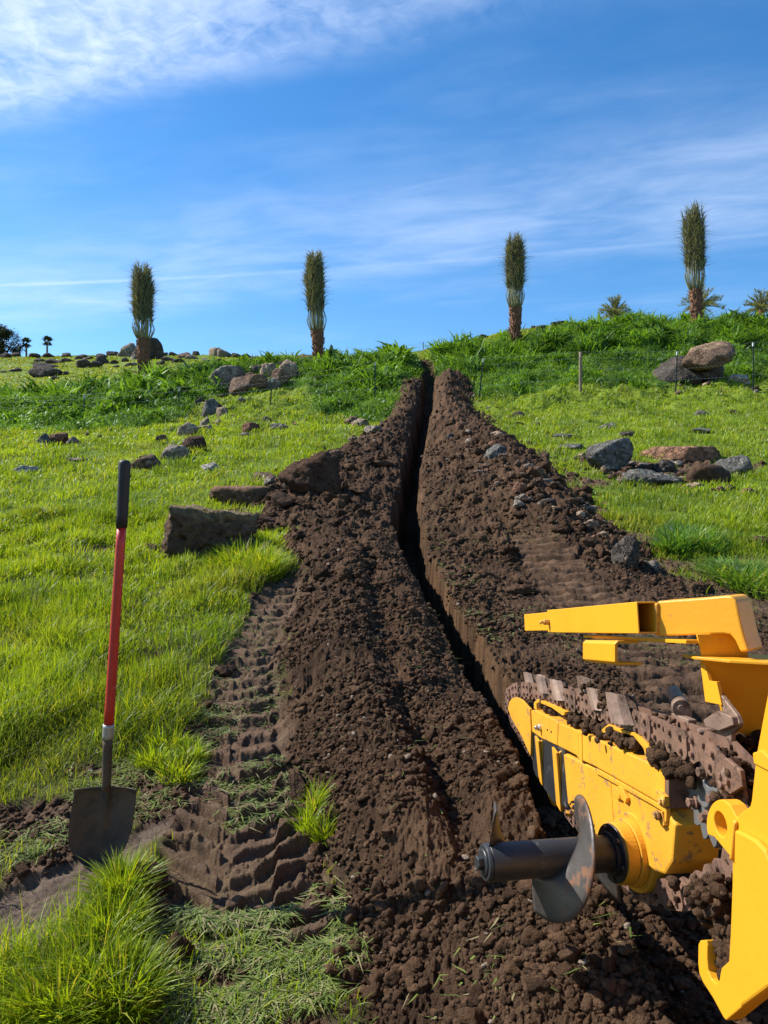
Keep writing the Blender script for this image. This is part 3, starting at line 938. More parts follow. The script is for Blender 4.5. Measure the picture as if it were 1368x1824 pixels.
# ------------------------------------------------------------------ rocks
RC = dict(m=(.112, .072, .048), g=(.235, .20, .16), d=(.085, .070, .058), b=(.18, .115, .078), t=(.35, .26, .18), r=(.20, .10, .062), e=(.080, .047, .030), p=(.44, .39, .32), s=(.150, .145, .128), o=(.27, .145, .090))
def rock_material(name, fs, bd):
    m_ = bpy.data.materials.new(name)
    m_.use_nodes = True
    nt = m_.node_tree
    nt.nodes.clear()
    q = NB(nt)
    co = q.n('ShaderNodeTexCoord').outputs['Object']
    at = q.n('ShaderNodeVertexColor', layer_name='tint').outputs[0]
    n1, n2, n3 = q.noise(co, 3.5 * fs, 6, .65, .4), q.noise(co, 16 * fs, 5, .7), q.noise(co, 60 * fs, 3, .6)
    rdg = q.m('ABSOLUTE', q.m('SUBTRACT', q.noise(co, 5 * fs, 4, .6, .8), .5))
    c = q.mix(1.0, at, q.ramp(n1, [(.28, (.50, .47, .45)), (.5, (1, 1, 1)), (.72, (1.5, 1.42, 1.32))]), 'MULTIPLY')
    c = q.mix(1.0, c, q.ramp(n2, [(.3, (.72,) * 3), (.7, (1.3,) * 3)]), 'MULTIPLY')
    lich = q.m('MULTIPLY', q.sstep(n2, .56, .66), q.sstep(n1, .48, .6))
    c = q.mix(q.m('MULTIPLY', lich, .6), c, (.40, .38, .31))
    geo = q.n('ShaderNodeNewGeometry').outputs['Normal']
    c = q.mix(q.m('MULTIPLY', q.m('SUBTRACT', 1.0, q.sstep(rdg, .0, .025)), .7), c, (.035, .026, .02))
    soil = q.sstep(q.noise(co, 2.2 * fs, 5, .7, .5), .56, .66)
    c = q.mix(q.m('MULTIPLY', soil, .65), c, (.10, .062, .040))
    h = q.m('ADD', q.m('ADD', n1, q.m('MULTIPLY', n2, .38)), q.m('ADD', q.m('MULTIPLY', n3, .12), q.m('MULTIPLY', q.sstep(rdg, 0, .05), .25)))
    bp = q.n('ShaderNodeBump', ins={'Strength': 1.0, 'Distance': bd, 'Height': h})
    bs = q.n('ShaderNodeBsdfPrincipled', ins={'Base Color': c, 'Roughness': .92, 'Normal': bp.outputs[0]})
    bs.inputs['Specular IOR Level'].default_value = .15
    q.n('ShaderNodeOutputMaterial', ins={0: bs.outputs[0]})
    return m_


ROCKM = rock_material('field_stone', 1.0, .10)
CLODM = obj_material('caked_earth', (0, 0, 0), rough=0.95, spec=0.1, var=0.5, scale=16, bump=0.05, bscale=22, vcol=True)
ROCKM_FAR = rock_material('distant_stone', .35, .30)
_ico = {}


def rock_mesh(w, d, h, seed, col, sub=4, flat_top=0.0, rough=0.17, planes=11, top=None, box=False):
    if sub not in _ico:
        _ico[sub] = ico(sub)
    V, Fc = _ico[sub]
    rg = np.random.default_rng(seed)
    nn = rg.normal(0, 1, (planes, 3))
    nn /= np.linalg.norm(nn, axis=1)[:, None]
    hh = rg.uniform(0.50, 0.88, planes)
    if box:
        bn = np.array([[1, .1, .05], [-1, .12, .1], [.08, -1, .12], [-.1, 1, .1], [.05, -.06, 1]])
        nn = np.vstack([bn / np.linalg.norm(bn, axis=1)[:, None], nn[:3]]); hh = np.concatenate([[.66, .66, .66, .66, .6], rg.uniform(.85, 1.0, 3)])
    if flat_top:
        nn = np.vstack([nn, [[0.08, -0.1, 1]]]); hh = np.append(hh, .85 - flat_top)
    dots = V @ nn.T
    rad = np.where(dots > 0.05, hh[None] / np.maximum(dots, 0.05), 9.0)
    k = 55.0
    rad = -np.log(np.exp(-k * np.minimum(rad, 1.6)).sum(1) + math.exp(-k * 1.08)) / k
    pp = V * rad[:, None]
    ext = np.array([np.abs(pp[:, 0]).max(), np.abs(pp[:, 1]).max(), np.abs(pp[:, 2]).max()])
    w, d, h = w / ext[0], d / ext[1], h / ext[2]
    n1 = fbm(V[:, 0] * 1.9 + V[:, 2] * 1.1 + seed, V[:, 1] * 1.9 + seed * .7 - V[:, 2], 4, seed % 97, 0.6)
    n2 = fbm(V[:, 0] * 7 - V[:, 1] * 3 + seed, V[:, 2] * 8 + V[:, 1] * 3, 3, seed % 89, 0.6)
    P_ = V * (rad * (1 + rough * n1 + rough * .6 * n2 + rough * .5 * (1 - 2 * np.abs(n2 * 1.3))))[:, None]
    P_ = P_ * np.array([w / 2, d / 2, h / 2])
    c = np.repeat(np.array([col]), len(V), 0)
    c = c * (1 + 0.25 * n1[:, None])
    if top is not None:
        t = sm(V[:, 2] + .3 * n2, .35, .6)[:, None]
        c = c * (1 - t) + np.array([top]) * t
    return np_mesh('stone', P_, [Fc], np.clip(c, .01, .9))


def stone(u, v, wp, hp, kind, label, group=None, name='rock', cat='rock', seed=None, sub=4, flat=0.0, depth=.85, sink=.30, tilt=0.0, rough=.17, top=None, D=None, rz=None, planes=11, box=False):
    """a stone whose foot shows at (u,v), about wp x hp pixels in the photograph"""
    seed = seed if seed is not None else int(u * 7 + v * 13)
    if 365 < u < 560 and 640 < v < 702: wp, hp = wp * 1.22, hp * 1.22
    if D is None:
        x, D, z = put(u, v)
    else:
        x = (u - CX) / F * D
    w, h = wp / F * D, hp / F * D
    dd = w * depth
    yc = D + dd * 0.35
    xc = (u - CX) / F * yc
    z = gz(x, D)
    hh = h * (1 + sink)
    me = rock_mesh(w, dd, hh, seed, RC[kind], sub, flat, rough, planes, top, box)
    o = link(name, me, CLODM if kind in 'em' else (ROCKM_FAR if D > 38 else ROCKM))
    o.location = (xc, yc, z + h - hh / 2)
    o.rotation_euler = (0, tilt, random.Random(seed).uniform(-.35, .35) if rz is None else rz)
    tag(o, label, cat, group)
    return o


# left side, near to far
stone(372, 994, 158, 116, 'm', 'large square boulder caked with dark earth behind the tall grass tuft', seed=34, sub=5, rough=.27, rz=.40, depth=.85, top=(.20, .15, .085), box=True, tilt=.07)
stone(440, 903, 128, 48, 'm', 'flat reddish slab at the edge of the soil, just beyond the square earth-caked boulder', seed=12, rough=.22, planes=8, flat=.2, top=(.24, .135, .085))
stone(388, 893, 46, 20, 'e', 'small dark earthy rock at the left end of the flat reddish slab', seed=5)
stone(470, 862, 44, 22, 'b', 'small brown rock touching the top of the flat reddish slab', seed=9)
stone(560, 872, 112, 70, 'e', 'big dark boulder caked with earth, tilted on the left edge of the spoil heap', seed=44, tilt=.30, sub=5, rough=.22, planes=9)
stone(264, 990, 44, 24, 'e', 'dark earthy clod in the grass left of the square earth-caked boulder', name='earth_clod', cat='clod', seed=8)
stone(42, 844, 54, 17, 'p', 'pale flat rock alone in the grass at the left edge of the picture', flat=.2)
stone(80, 795, 28, 24, 's', 'grey rock at the left end of the reddish trio in the left meadow')
stone(106, 792, 36, 30, 'r', 'reddish brown rock in the middle of the trio in the left meadow')
stone(129, 793, 24, 16, 'g', 'light grey rock at the right end of the reddish trio in the left meadow')
stone(142, 822, 46, 9, 'g', 'very flat grey rock nearly buried in grass right of the pale flat rock', flat=.3)
stone(262, 836, 52, 27, 'b', 'angular brown-grey rock beside the top of the shovel grip')
stone(308, 818, 56, 28, 'g', 'grey rock with a flat top in front of the dark brown block', flat=.2)
stone(344, 806, 42, 38, 'e', 'dark brown blocky rock behind the flat-topped grey rock')
stone(374, 841, 30, 17, 'p', 'small pale grey rock alone in grass below the dark brown block')
stone(332, 776, 42, 26, 't', 'rounded tan rock above the dark brown block')
stone(366, 770, 32, 15, 't', 'low tan rock to the right of the rounded tan rock')
stone(289, 788, 24, 14, 'b', 'little brown rock left of the rounded tan rock')
stone(371, 742, 32, 32, 's', 'dark grey rounded rock at the foot of the rock pile')
stone(397, 738, 26, 18, 't', 'small tan rock right of the dark grey rounded rock')
stone(366, 760, 24, 18, 'g', 'grey rock directly below the dark grey rounded rock')
stone(389, 757, 20, 11, 't', 'tiny tan rock under the small tan rock below the rock pile')
stone(400, 693, 54, 40, 'g', 'big rounded light grey boulder at the left end of the rock pile', seed=3)
stone(433, 699, 46, 26, 'b', 'brown block next to the big rounded light grey boulder')
stone(457, 692, 30, 27, 'b', 'upright brown rock in the middle of the rock pile')
stone(476, 678, 28, 26, 't', 'tan rock on the upper middle of the rock pile')
stone(483, 694, 30, 18, 'g', 'grey rock low in the middle of the rock pile')
stone(500, 686, 30, 24, 'b', 'brown rock right of the middle of the rock pile')
stone(518, 676, 34, 30, 't', 'tan rounded block at the right end of the rock pile')
stone(505, 660, 44, 18, 'd', 'long dark rock topping the rock pile')
stone(540, 650, 40, 18, 'b', 'low brown rock at the weed line between the rock pile and the second palm')
stone(448, 770, 30, 18, 'r', 'reddish brown rock in open grass below the rock pile')
stone(498, 765, 40, 13, 's', 'low bluish grey rock in grass below the rock pile')
stone(474, 751, 24, 9, 'g', 'thin grey rock between the reddish brown and bluish grey rocks')
stone(627, 757, 24, 16, 'b', 'brown rock of the pair near the left edge of the trench spoil')
stone(642, 761, 30, 17, 't', 'tan rounded rock of the pair near the left edge of the trench spoil')
stone(665, 768, 38, 11, 'g', 'flat grey rock just right of the tan and brown pair', flat=.2)
stone(433, 718, 20, 11, 'g', 'small grey rock in the weeds under the brown block')
stone(470, 940, 46, 26, 'e', 'earthy clod at the right foot of the square earth-caked boulder', name='earth_clod', cat='clod', seed=71)
stone(505, 905, 54, 30, 'e', 'dark clod between the flat reddish slab and the spoil heap', name='earth_clod', cat='clod', seed=72)
stone(415, 868, 26, 12, 'b', 'small brown rock in the grass behind the flat reddish slab', seed=73)
stone(447, 683, 22, 18, 'b', 'small brown rock behind the brown block of the rock pile', seed=74)
stone(462, 668, 26, 15, 'd', 'small dark rock at the back of the rock pile', seed=75)
stone(525, 690, 18, 12, 't', 'small tan stone at the right foot of the rock pile', seed=76)
stone(386, 728, 18, 12, 'd', 'small dark stone above the dark grey rounded rock', seed=78)
stone(356, 722, 22, 16, 'd', 'small dark rock among weeds left of the dark grey rounded rock', seed=79)
# right side
stone(884, 815, 66, 24, 's', 'greenish grey slab half buried in the right spoil heap', seed=21, sink=.8)
stone(1077, 838, 96, 66, 's', 'big rough grey boulder at the right edge of the spoil heap', seed=77, sub=5, planes=13)
stone(1152, 868, 118, 42, 's', 'long low bluish grey boulder in the right meadow grass', seed=14, sub=5)
stone(1180, 840, 46, 22, 'd', 'dark rock lying on the back of the long low bluish grey boulder', seed=6)
stone(1205, 822, 150, 30, 'o', 'broad reddish orange slab lying between the big rough boulder and the triangular slab', seed=15, flat=.25, rz=-.2)
stone(1312, 845, 66, 42, 's', 'triangular grey slab standing at the right end of the reddish orange slab', seed=18, planes=6)
stone(1266, 865, 84, 40, 'e', 'mound of dark earth torn up in front of the triangular grey slab', name='earth_clod', cat='clod', seed=19)
stone(1338, 882, 24, 13, 'o', 'small orange rock in the grass near the right edge')
stone(1119, 1007, 54, 54, 'd', 'round dark grey boulder sitting in mud right of the tread marks', seed=131, sub=5, planes=16, rough=.2)
stone(1362, 980, 50, 25, 'e', 'dark earthy clod cut by the right edge of the picture', name='earth_clod', cat='clod')
stone(925, 746, 26, 14, 'd', 'small dark rock in grass right of the spoil heap top')
stone(925, 760, 17, 9, 'e', 'tiny dark clod just below the small dark rock beside the spoil heap', name='earth_clod', cat='clod')
stone(957, 759, 11, 8, 'g', 'tiny grey rock beside the spoil heap in the right meadow')
stone(996, 779, 68, 9, 's', 'thin flat dark rock lying along the grass above the big rough boulder')
stone(1085, 764, 36, 13, 's', 'low dark rock in the right meadow above the big rough boulder')
stone(1113, 779, 34, 12, 'd', 'low dark rock just behind the top of the big rough boulder')
stone(1250, 773, 34, 12, 's', 'low grey rock in open grass above the triangular slab')
stone(1248, 742, 26, 12, 's', 'small dark rock higher in the right meadow, below the weed edge')
stone(1306, 736, 22, 7, 'b', 'small brown rock nearly hidden in grass near the right edge')
stone(1015, 802, 60, 12, 's', 'flat grey rock at the edge of the spoil heap left of the big rough boulder')
stone(1214, 688, 98, 62, 'd', 'big dark boulder under the brown one on the weedy bank', seed=41)
stone(1266, 680, 56, 40, 'd', 'dark rock propping the right side of the brown boulder', seed=42)
bo = stone(1251, 650, 96, 46, 'b', 'big rounded brown boulder resting on darker boulders on the weedy bank', seed=43, D=26.3, top=(.30, .20, .125))
bo.location.z = P(1251, 636, 26.6).z
stone(1322, 684, 44, 20, 'p', 'pale grey rock in the grass right of the stacked boulders')
# skyline right
for i_, (u, v, w, h, k, lab) in enumerate([
        (863, 600, 20, 9, 'd', 'dark rock on the skyline left of the third palm'),
        (905, 584, 9, 9, 'd', 'little dark rock on the skyline touching the third palm'),
        (952, 578, 12, 7, 'd', 'small dark rock on the crest just right of the third palm'),
        (966, 584, 26, 10, 'd', 'dark rock below the crest right of the third palm'),
        (987, 586, 18, 10, 'd', 'blocky dark rock below the long dark ledge on the crest'),
        (1002, 575, 48, 8, 'd', 'long dark ledge of rock along the crest'),
        (1072, 604, 14, 11, 'd', 'dark rock on the green slope under the open feathery palm'),
        (1176, 572, 26, 13, 'd', 'dark rock on the skyline between the open feathery palm and the tallest bundled palm'),
        (1130, 570, 14, 6, 'd', 'little dark rock right of the open feathery palm'),
        (690, 632, 46, 11, 'e', 'low brown heap of earth on the skyline above the trench')]):
    if i_ == 9:
        o_ = stone(u, v, w, h, k, lab, name='earth_heap', cat='heap', D=50)
        o_.location.z = P(u, 628, 50).z
    else:
        stone(u, v, w, h, k, lab, D=hitD(u, v + 3, 38, 240, gzf) or 62, sub=3)
# far left hill
far_l = [
    (232, 636, 46, 30, 'g', 'large rounded grey boulder on the far left skyline, left of the first palm trunk', None),
    (263, 640, 52, 42, 'd', 'large dark boulder on the far skyline behind the first palm', None),
    (80, 672, 62, 22, 'd', 'wide dark outcrop low on the far left hillside', None),
    (82, 656, 60, 16, 'd', 'dark outcrop just above the wide one on the far left hillside', None),
    (148, 655, 36, 17, 'd', 'pointed dark boulder in the middle of the far left hillside', None),
    (180, 650, 34, 20, 'd', 'tall dark boulder right of the pointed one on the far left hillside', None),
    (168, 654, 30, 12, 'd', 'low dark boulder between the pointed and the tall one on the far left hillside', None),
    (384, 634, 30, 22, 't', 'tan pointed boulder on the skyline above the rock pile', None),
    (400, 637, 26, 17, 'g', 'grey boulder on the skyline just right of the tan pointed one', None),
    (330, 633, 26, 12, 'b', 'brown rounded boulder on the skyline between the first palm and the tan pointed boulder', None),
    (310, 630, 18, 9, 'd', 'small rounded boulder left of the brown rounded one on the skyline', None),
    (350, 634, 16, 10, 'd', 'small dark boulder right of the brown rounded one on the skyline', None),
    (292, 634, 20, 8, 'd', 'low dark boulder on the skyline right of the first palm', None),
]
for (u, v, w, h, k, lab, g) in far_l:
    stone(u, v, w, h, k, lab, g, sub=3, sink=.5)
rr = random.Random(5)
sc = 'small dark rocks scattered over the far left hillside'
small = [(5, 664, 16, 6), (30, 662, 26, 8), (12, 637, 24, 10), (30, 636, 20, 9), (60, 637, 26, 9), (88, 637, 30, 10), (118, 636, 22, 9), (100, 648, 34, 10), (122, 645, 26, 9),
                     (140, 640, 20, 8), (160, 640, 18, 8), (200, 634, 22, 9), (205, 648, 18, 8), (207, 655, 14, 6), (98, 676, 14, 8), (118, 668, 12, 8), (60, 664, 18, 7), (235, 652, 26, 8),
                     (222, 645, 16, 9), (244, 640, 22, 12), (285, 650, 22, 10), (300, 643, 30, 10), (318, 646, 24, 8), (330, 652, 14, 5), (340, 640, 28, 8), (365, 645, 20, 8), (386, 645, 18, 6),
                     (420, 637, 22, 9), (438, 638, 20, 9), (452, 640, 16, 7), (132, 672, 8, 3), (20, 690, 10, 3), (32, 750 - 50, 10, 5), (180, 637, 22, 8), (150, 633, 26, 8), (276, 634, 18, 10), (238, 664, 20, 5), (72, 645, 24, 9)]
ORD = ['first', 'second', 'third', 'fourth', 'fifth', 'sixth', 'seventh', 'eighth', 'ninth', 'tenth', 'eleventh', 'twelfth', 'thirteenth', 'fourteenth', 'fifteenth', 'sixteenth', 'seventeenth', 'eighteenth', 'nineteenth', 'twentieth', 'twenty-first', 'twenty-second', 'twenty-third', 'twenty-fourth']
small = [q_ for q_ in small if put(q_[0], q_[1])[1] > 40]
for nm_, rowf in (('on the far left skyline', lambda v_: v_ <= 642), ('on the far left hillside below the skyline', lambda v_: v_ > 642)):
    sel_ = sorted([q_ for q_ in small if rowf(q_[1])])
    for k_, (u, v, w, h) in enumerate(sel_):
        stone(u, v, w, h, rr.choice('dddg'), '%s from the left among the small rocks %s' % (ORD[k_], nm_), sc, sub=3, seed=rr.randint(0, 9999), sink=.5)

# broken stone too small and too many to count
def rubble():
    vs, fs, cs, off = [], [], [], 0
    for (u, v, ru, rv_, n, s0, s1) in [(480, 880, 70, 26, 60, .03, .12), (430, 935, 60, 20, 36, .02, .09), (600, 815, 60, 20, 40, .03, .11), (650, 780, 50, 14, 26, .03, .10), (450, 685, 80, 20, 60, .05, .22), (380, 750, 45, 30, 34, .04, .15),
                                       (320, 800, 50, 24, 22, .04, .12), (490, 765, 60, 14, 18, .04, .12), (1190, 850, 110, 26, 80, .03, .14), (1010, 815, 50, 16, 30, .03, .12), (860, 800, 60, 40, 46, .03, .13), (950, 880, 80, 50, 46, .03, .11), (1110, 970, 60, 30, 30, .02, .08),
                                       (890, 740, 40, 14, 14, .03, .10), (1260, 690, 80, 10, 20, .05, .16), (560, 1100, 30, 120, 16, .008, .03), (100, 790, 70, 14, 12, .03, .1)]:
        x0, D0, _ = put(u, v); _, Da, _ = put(u, v - rv_); _, Db, _ = put(u, v + rv_)
        Da = min(Da, D0 * 1.5)
        for k in range(n):
            th, r_ = rng.uniform(0, 6.28), math.sqrt(rng.uniform())
            x = x0 + ru / F * D0 * r_ * math.cos(th); y = (Da + Db) / 2 + (Da - Db) / 2 * r_ * math.sin(th)
            if abs(x - float(xt(np.array([y]))[0])) < .35: continue
            s_ = s0 + (s1 - s0) * rng.uniform() ** 2.5
            V0, F0 = ico(3)
            V_ = lumpy(V0, int(rng.integers(0, 60)), .3, 1.5) * s_ * rng.uniform(.55, 1.2, 3) * np.array([1, 1, .7])
            a_ = rng.uniform(0, 6.28)
            V_ = np.stack([V_[:, 0] * math.cos(a_) - V_[:, 1] * math.sin(a_), V_[:, 0] * math.sin(a_) + V_[:, 1] * math.cos(a_), V_[:, 2]], 1)
            vs.append(V_ + np.array([x, y, gz(x, y) + s_ * .18])); fs.append(F0 + off); off += len(V_)
            cs.append(np.repeat(np.array([RC[rr.choice('gdbtremb')]]), len(V_), 0))
    o = link('stone_rubble', np_mesh('stone_rubble', np.concatenate(vs), [np.concatenate(fs)], np.concatenate(cs)), ROCKM)
    tag(o, 'broken stones and crumbled rock strewn along the spoil edges and between the boulders', 'rubble', kind='stuff')


rubble()
# clods standing apart in the foreground
stone(320, 1722, 50, 48, 'e', 'single dark earth clod on the trampled grass in the near foreground', name='earth_clod', cat='clod', seed=61, sub=5, rough=.2)
stone(268, 1600, 62, 60, 'e', 'torn earth clod between the shovel and the tyre track', name='earth_clod', cat='clod', seed=62, sub=5, rough=.2, rz=.5)
stone(532, 1432, 46, 50, 'e', 'dark earth clod beside the small grass tuft at the edge of the spoil', name='earth_clod', cat='clod', seed=64, sub=5, rough=.2)
stone(405, 1228 - 20, 40, 20, 'e', 'dark earth clod on the tyre track beyond the grass edge', name='earth_clod', cat='clod', seed=66, rough=.2)

# ------------------------------------------------------------------ date palms with tied crowns
BARK = obj_material('palm_bark', (.185, .092, .054), rough=.9, var=.45, scale=6, bump=.05, bscale=9)
FROND = leaf_material('palm_leaflets', 0.5, 0.18, 0.3)
STALK = obj_material('palm_stalks', (.24, .235, .12), rough=.6, var=.25, scale=3)


def tube(pts, rads, seg=8, cap=True):
    """swept tube arrays"""
    pts = np.asarray(pts, float)
    n = len(pts)
    tan = np.gradient(pts, axis=0)
    tan /= np.linalg.norm(tan, axis=1)[:, None] + 1e-9
    ref = np.array([0, 0, 1.0]) if abs(tan[0][2]) < .9 else np.array([1.0, 0, 0])
    V = []
    prev = None
    for i in range(n):
        a = np.cross(tan[i], ref) if prev is None else prev - tan[i] * np.dot(prev, tan[i])
        a /= np.linalg.norm(a) + 1e-9
        prev = a
        c = np.cross(tan[i], a)
        th = np.linspace(0, 2 * np.pi, seg, endpoint=False)
        V.append(pts[i] + rads[i] * (np.cos(th)[:, None] * a + np.sin(th)[:, None] * c))
    V = np.concatenate(V)
    q_ = []
    for i in range(n - 1):
        for j in range(seg):
            q_.append((i * seg + j, i * seg + (j + 1) % seg, (i + 1) * seg + (j + 1) % seg, (i + 1) * seg + j))
    q_ = np.array(q_)
    tr = []
    if cap:
        V = np.vstack([V, pts[0], pts[-1]])
        a0, a1 = n * seg, n * seg + 1
        for j in range(seg):
            tr.append((a0, (j + 1) % seg, j)); tr.append((a1, (n - 1) * seg + j, (n - 1) * seg + (j + 1) % seg))
    return V, q_, np.array(tr, int).reshape(-1, 3)


class Acc:
    def __init__(self): self.v, self.q, self.t, self.c, self.off = [], [], [], [], 0

    def add(self, V, q_=None, t_=None, c=None):
        self.v.append(V)
        if q_ is not None and len(q_): self.q.append(np.asarray(q_) + self.off)
        if t_ is not None and len(t_): self.t.append(np.asarray(t_) + self.off)
        if c is not None: self.c.append(np.repeat(np.array([c]), len(V), 0) if np.ndim(c) == 1 else c)
        self.off += len(V)

    def obj(self, name, mat, parent=None, smooth=True):
        fs = []
        if self.q: fs.append(np.concatenate(self.q))
        if self.t: fs.append(np.concatenate(self.t))
        me = np_mesh(name, np.concatenate(self.v), fs, np.concatenate(self.c) if self.c else None)
        return link(name, me, mat, parent, smooth)


def tied_palm(x, y, zb, hgt, trunk_h, wid, lean, seed, label):
    rg = np.random.default_rng(seed)
    root = empty('bundled_palm', (x, y, zb))
    tag(root, label, 'palm tree', 'tall palms with tied-up crowns along the ridge')
    base = np.array([x, y, zb])

    def axis(h): return np.array([x + lean * h, y, zb + h])
    # trunk: a shaggy column of old leaf bases in spiral rows
    nz, ns = 60, 40
    hh = np.linspace(-0.4, trunk_h, nz)
    V = []
    for i, h in enumerate(hh):
        th = np.linspace(0, 2 * np.pi, ns, endpoint=False)
        r = 0.175 + 0.085 * sm(h / trunk_h, .2, 1.0)
        ph = h * 14 + th * 3
        saw = (ph / (2 * np.pi) + 0.5 * (np.floor(th / (2 * np.pi) * 12) % 2)) % 1
        r = r * (1 + 0.17 * saw + 0.05 * np.sin(th * 12 + h * 3)) * (1 + 0.07 * rg.normal(0, 1, ns))
        c_ = axis(h)
        V.append(np.stack([c_[0] + r * np.cos(th), c_[1] + r * np.sin(th), np.full(ns, c_[2])], 1))
    V = np.concatenate(V)
    q_ = np.array([(i * ns + j, i * ns + (j + 1) % ns, (i + 1) * ns + (j + 1) % ns, (i + 1) * ns + j) for i in range(nz - 1) for j in range(ns)])
    a = Acc(); a.add(V, q_)
    for k in range(190):      # stubs
        h = rg.uniform(.05, trunk_h); th = rg.uniform(0, 2 * np.pi)
        d = np.array([np.cos(th), np.sin(th), 0])
        p0 = axis(h) + d * .20
        p1 = p0 + d * rg.uniform(.04, .17) + np.array([0, 0, rg.uniform(.06, .26)])
        v_, qq, tt = tube([p0, (p0 + p1) / 2 + d * .02, p1], [.04, .035, .008], 5)
        a.add(v_, qq, tt)
    a.obj('trunk', BARK, root)
    st, lf = Acc(), []
    nf = 66
    for k in range(nf):
        th = k * 2.39996 + rg.normal(0, .2)
        ring = (k / nf) ** .6
        d = np.array([np.cos(th), np.sin(th), 0])
        r0 = .10 + .14 * ring
        top_h = hgt * (1.0 - .17 * ring ** 1.3 * rg.uniform(0, 1.2) - .10 * rg.uniform(0, 1) ** 2)
        span = top_h - trunk_h
        R1 = wid * (.12 + .98 * ring) * rg.uniform(.8, 1.15)
        R2 = wid * (.18 + .62 * ring)
        R3 = wid * (.2 + .8 * ring)
        hs_ = np.linspace(0, 1, 14)
        rr_ = np.interp(hs_, [0, .10, .22, .36, .5, .75, 1], [r0, r0 + (R1 - r0) * .6, R1, R2 * 1.1, R2, R3 * .85, R3 * rg.uniform(.6, 1.15)])
        tw = rg.normal(0, .25)
        pts = []
        for s_, r_ in zip(hs_, rr_):
            dd = np.array([np.cos(th + tw * s_), np.sin(th + tw * s_), 0])
            pts.append(axis(trunk_h - .1 + s_ * span) + dd * r_)
        pts = np.array(pts)
        rad = np.interp(hs_, [0, .12, .3, 1], [.026, .016, .012, .005])
        v_, qq, tt = tube(pts, rad, 5)
        st.add(v_, qq, tt)
        nl = 66
        s_ = np.repeat(rg.uniform(.30 if ring > .4 else .2, 1, nl) ** .9, 1)
        pos = np.stack([np.interp(s_, hs_, pts[:, i]) for i in range(3)], 1)
        az = th + np.where(rg.uniform(0, 1, nl) < .5, 1, -1) * rg.normal(1.0, .35, nl)
        L = rg.uniform(.38, .74, nl) * np.interp(s_, [.3, .6, 1], [.8, 1, .75])
        droop = rg.uniform(0, 1, nl) < .05
        ln = np.clip(rg.normal(.46, .24, nl), .05, 1.2) + droop * .9
        t_ = np.clip(rg.uniform(0, 1, nl), 0, 1)
        cc_ = lerp3(np.array([[.055, .066, .038]]), np.array([.30, .305, .20]), t_)
        dry = rg.uniform(0, 1, nl) < .05
        cc_[dry] = (.24, .21, .12)
        lf.append(blades(pos, L, np.full(nl, .031), az, ln, cc_))
    st.obj('stalks', STALK, root)
    vs, q2, t2, cs, off = [], [], [], [], 0
    for (v, q_, t_, c_) in lf:
        vs.append(v); q2.append(q_ + off); t2.append(t_ + off); cs.append(c_); off += len(v)
    link('fronds', np_mesh('fronds', np.concatenate(vs), [np.concatenate(q2), np.concatenate(t2)], np.concatenate(cs)), FROND, root)
    return root


def palm_at(u, vbase, vtop, vtr, D, dwid, lean, seed, label):
    x = (u - CX) / F * D
    g = gz(x, D)
    zb = min(g, P(u, vbase, D).z + .1)
    tied_palm(x, D, zb, P(u, vtop, D).z - zb, P(u, vtr, D).z - zb, dwid, lean, seed, label)


palm_at(257, 664, 470, 603, 34, .48, -.02, 1, 'leftmost of the four tied-up palms, darkest and in front of the skyline boulders')
palm_at(569, 634, 450, 590, 34, .43, -.055, 2, 'slim tied-up palm above the weeds just left of the trench')
palm_at(918, 595, 416, 548, 35, .46, .0, 3, 'tied-up palm on the slope just right of the trench')
palm_at(1242, 556, 367, 516, 36, .53, -.035, 4, 'tallest tied-up palm on the bank at the right, a feathery palm behind it')

# open feathery date palms beyond the crest
def open_palm(u, vc, span, D, seed, label):
    rg = np.random.default_rng(seed)
    x = (u - CX) / F * D
    c = np.array(P(u, vc, D)[:])
    g = gz(x, D)
    root = empty('date_palm', (x, D, min(g, c[2] - 1)))
    tag(root, label, 'palm tree', 'open feathery palms behind the crest')
    a = Acc()
    v_, qq, tt = tube([(x, D, min(g - .3, c[2] - 1.2)), (x, D, (c[2] + g) / 2), (x, D, c[2])], [.32, .3, .28], 12)
    a.add(v_, qq, tt); a.obj('trunk', BARK, root)
    L0 = span / F * D / 2
    lf, st = [], Acc()
    for k in range(46):
        th = k * 2.4; el = rg.uniform(.0, 1.45)
        d = np.array([np.cos(th) * np.cos(el), np.sin(th) * np.cos(el), np.sin(el)])
        s_ = np.linspace(0, 1, 9)
        pts = c + d[None] * (s_ * L0 * rg.uniform(.85, 1.1))[:, None]
        pts[:, 2] -= (s_ ** 2.2) * L0 * .42 * np.cos(el)
        v_, qq, tt = tube(pts, np.linspace(.035, .008, 9), 4)
        st.add(v_, qq, tt)
        n = 46
        t_ = rg.uniform(.15, 1, n)
        pos = np.stack([np.interp(t_, s_, pts[:, i]) for i in range(3)], 1)
        side = np.where(rg.uniform(0, 1, n) < .5, 1, -1)
        az = th + side * .75 + rg.normal(0, .15, n)
        cc_ = lerp3(np.array([[.14, .16, .09]]), np.array([.34, .36, .22]), rg.uniform(0, 1, n))
        lf.append(blades(pos, np.full(n, .38) * rg.uniform(.7, 1.1, n), np.full(n, .05), az, rg.uniform(.7, 1.3, n), cc_))
    st.obj('stalks', STALK, root)
    vs, q2, t2, cs, off = [], [], [], [], 0
    for (v, q_, t_, c_) in lf:
        vs.append(v); q2.append(q_ + off); t2.append(t_ + off); cs.append(c_); off += len(v)
    link('fronds', np_mesh('fronds', np.concatenate(vs), [np.concatenate(q2), np.concatenate(t2)], np.concatenate(cs)), FROND, root)


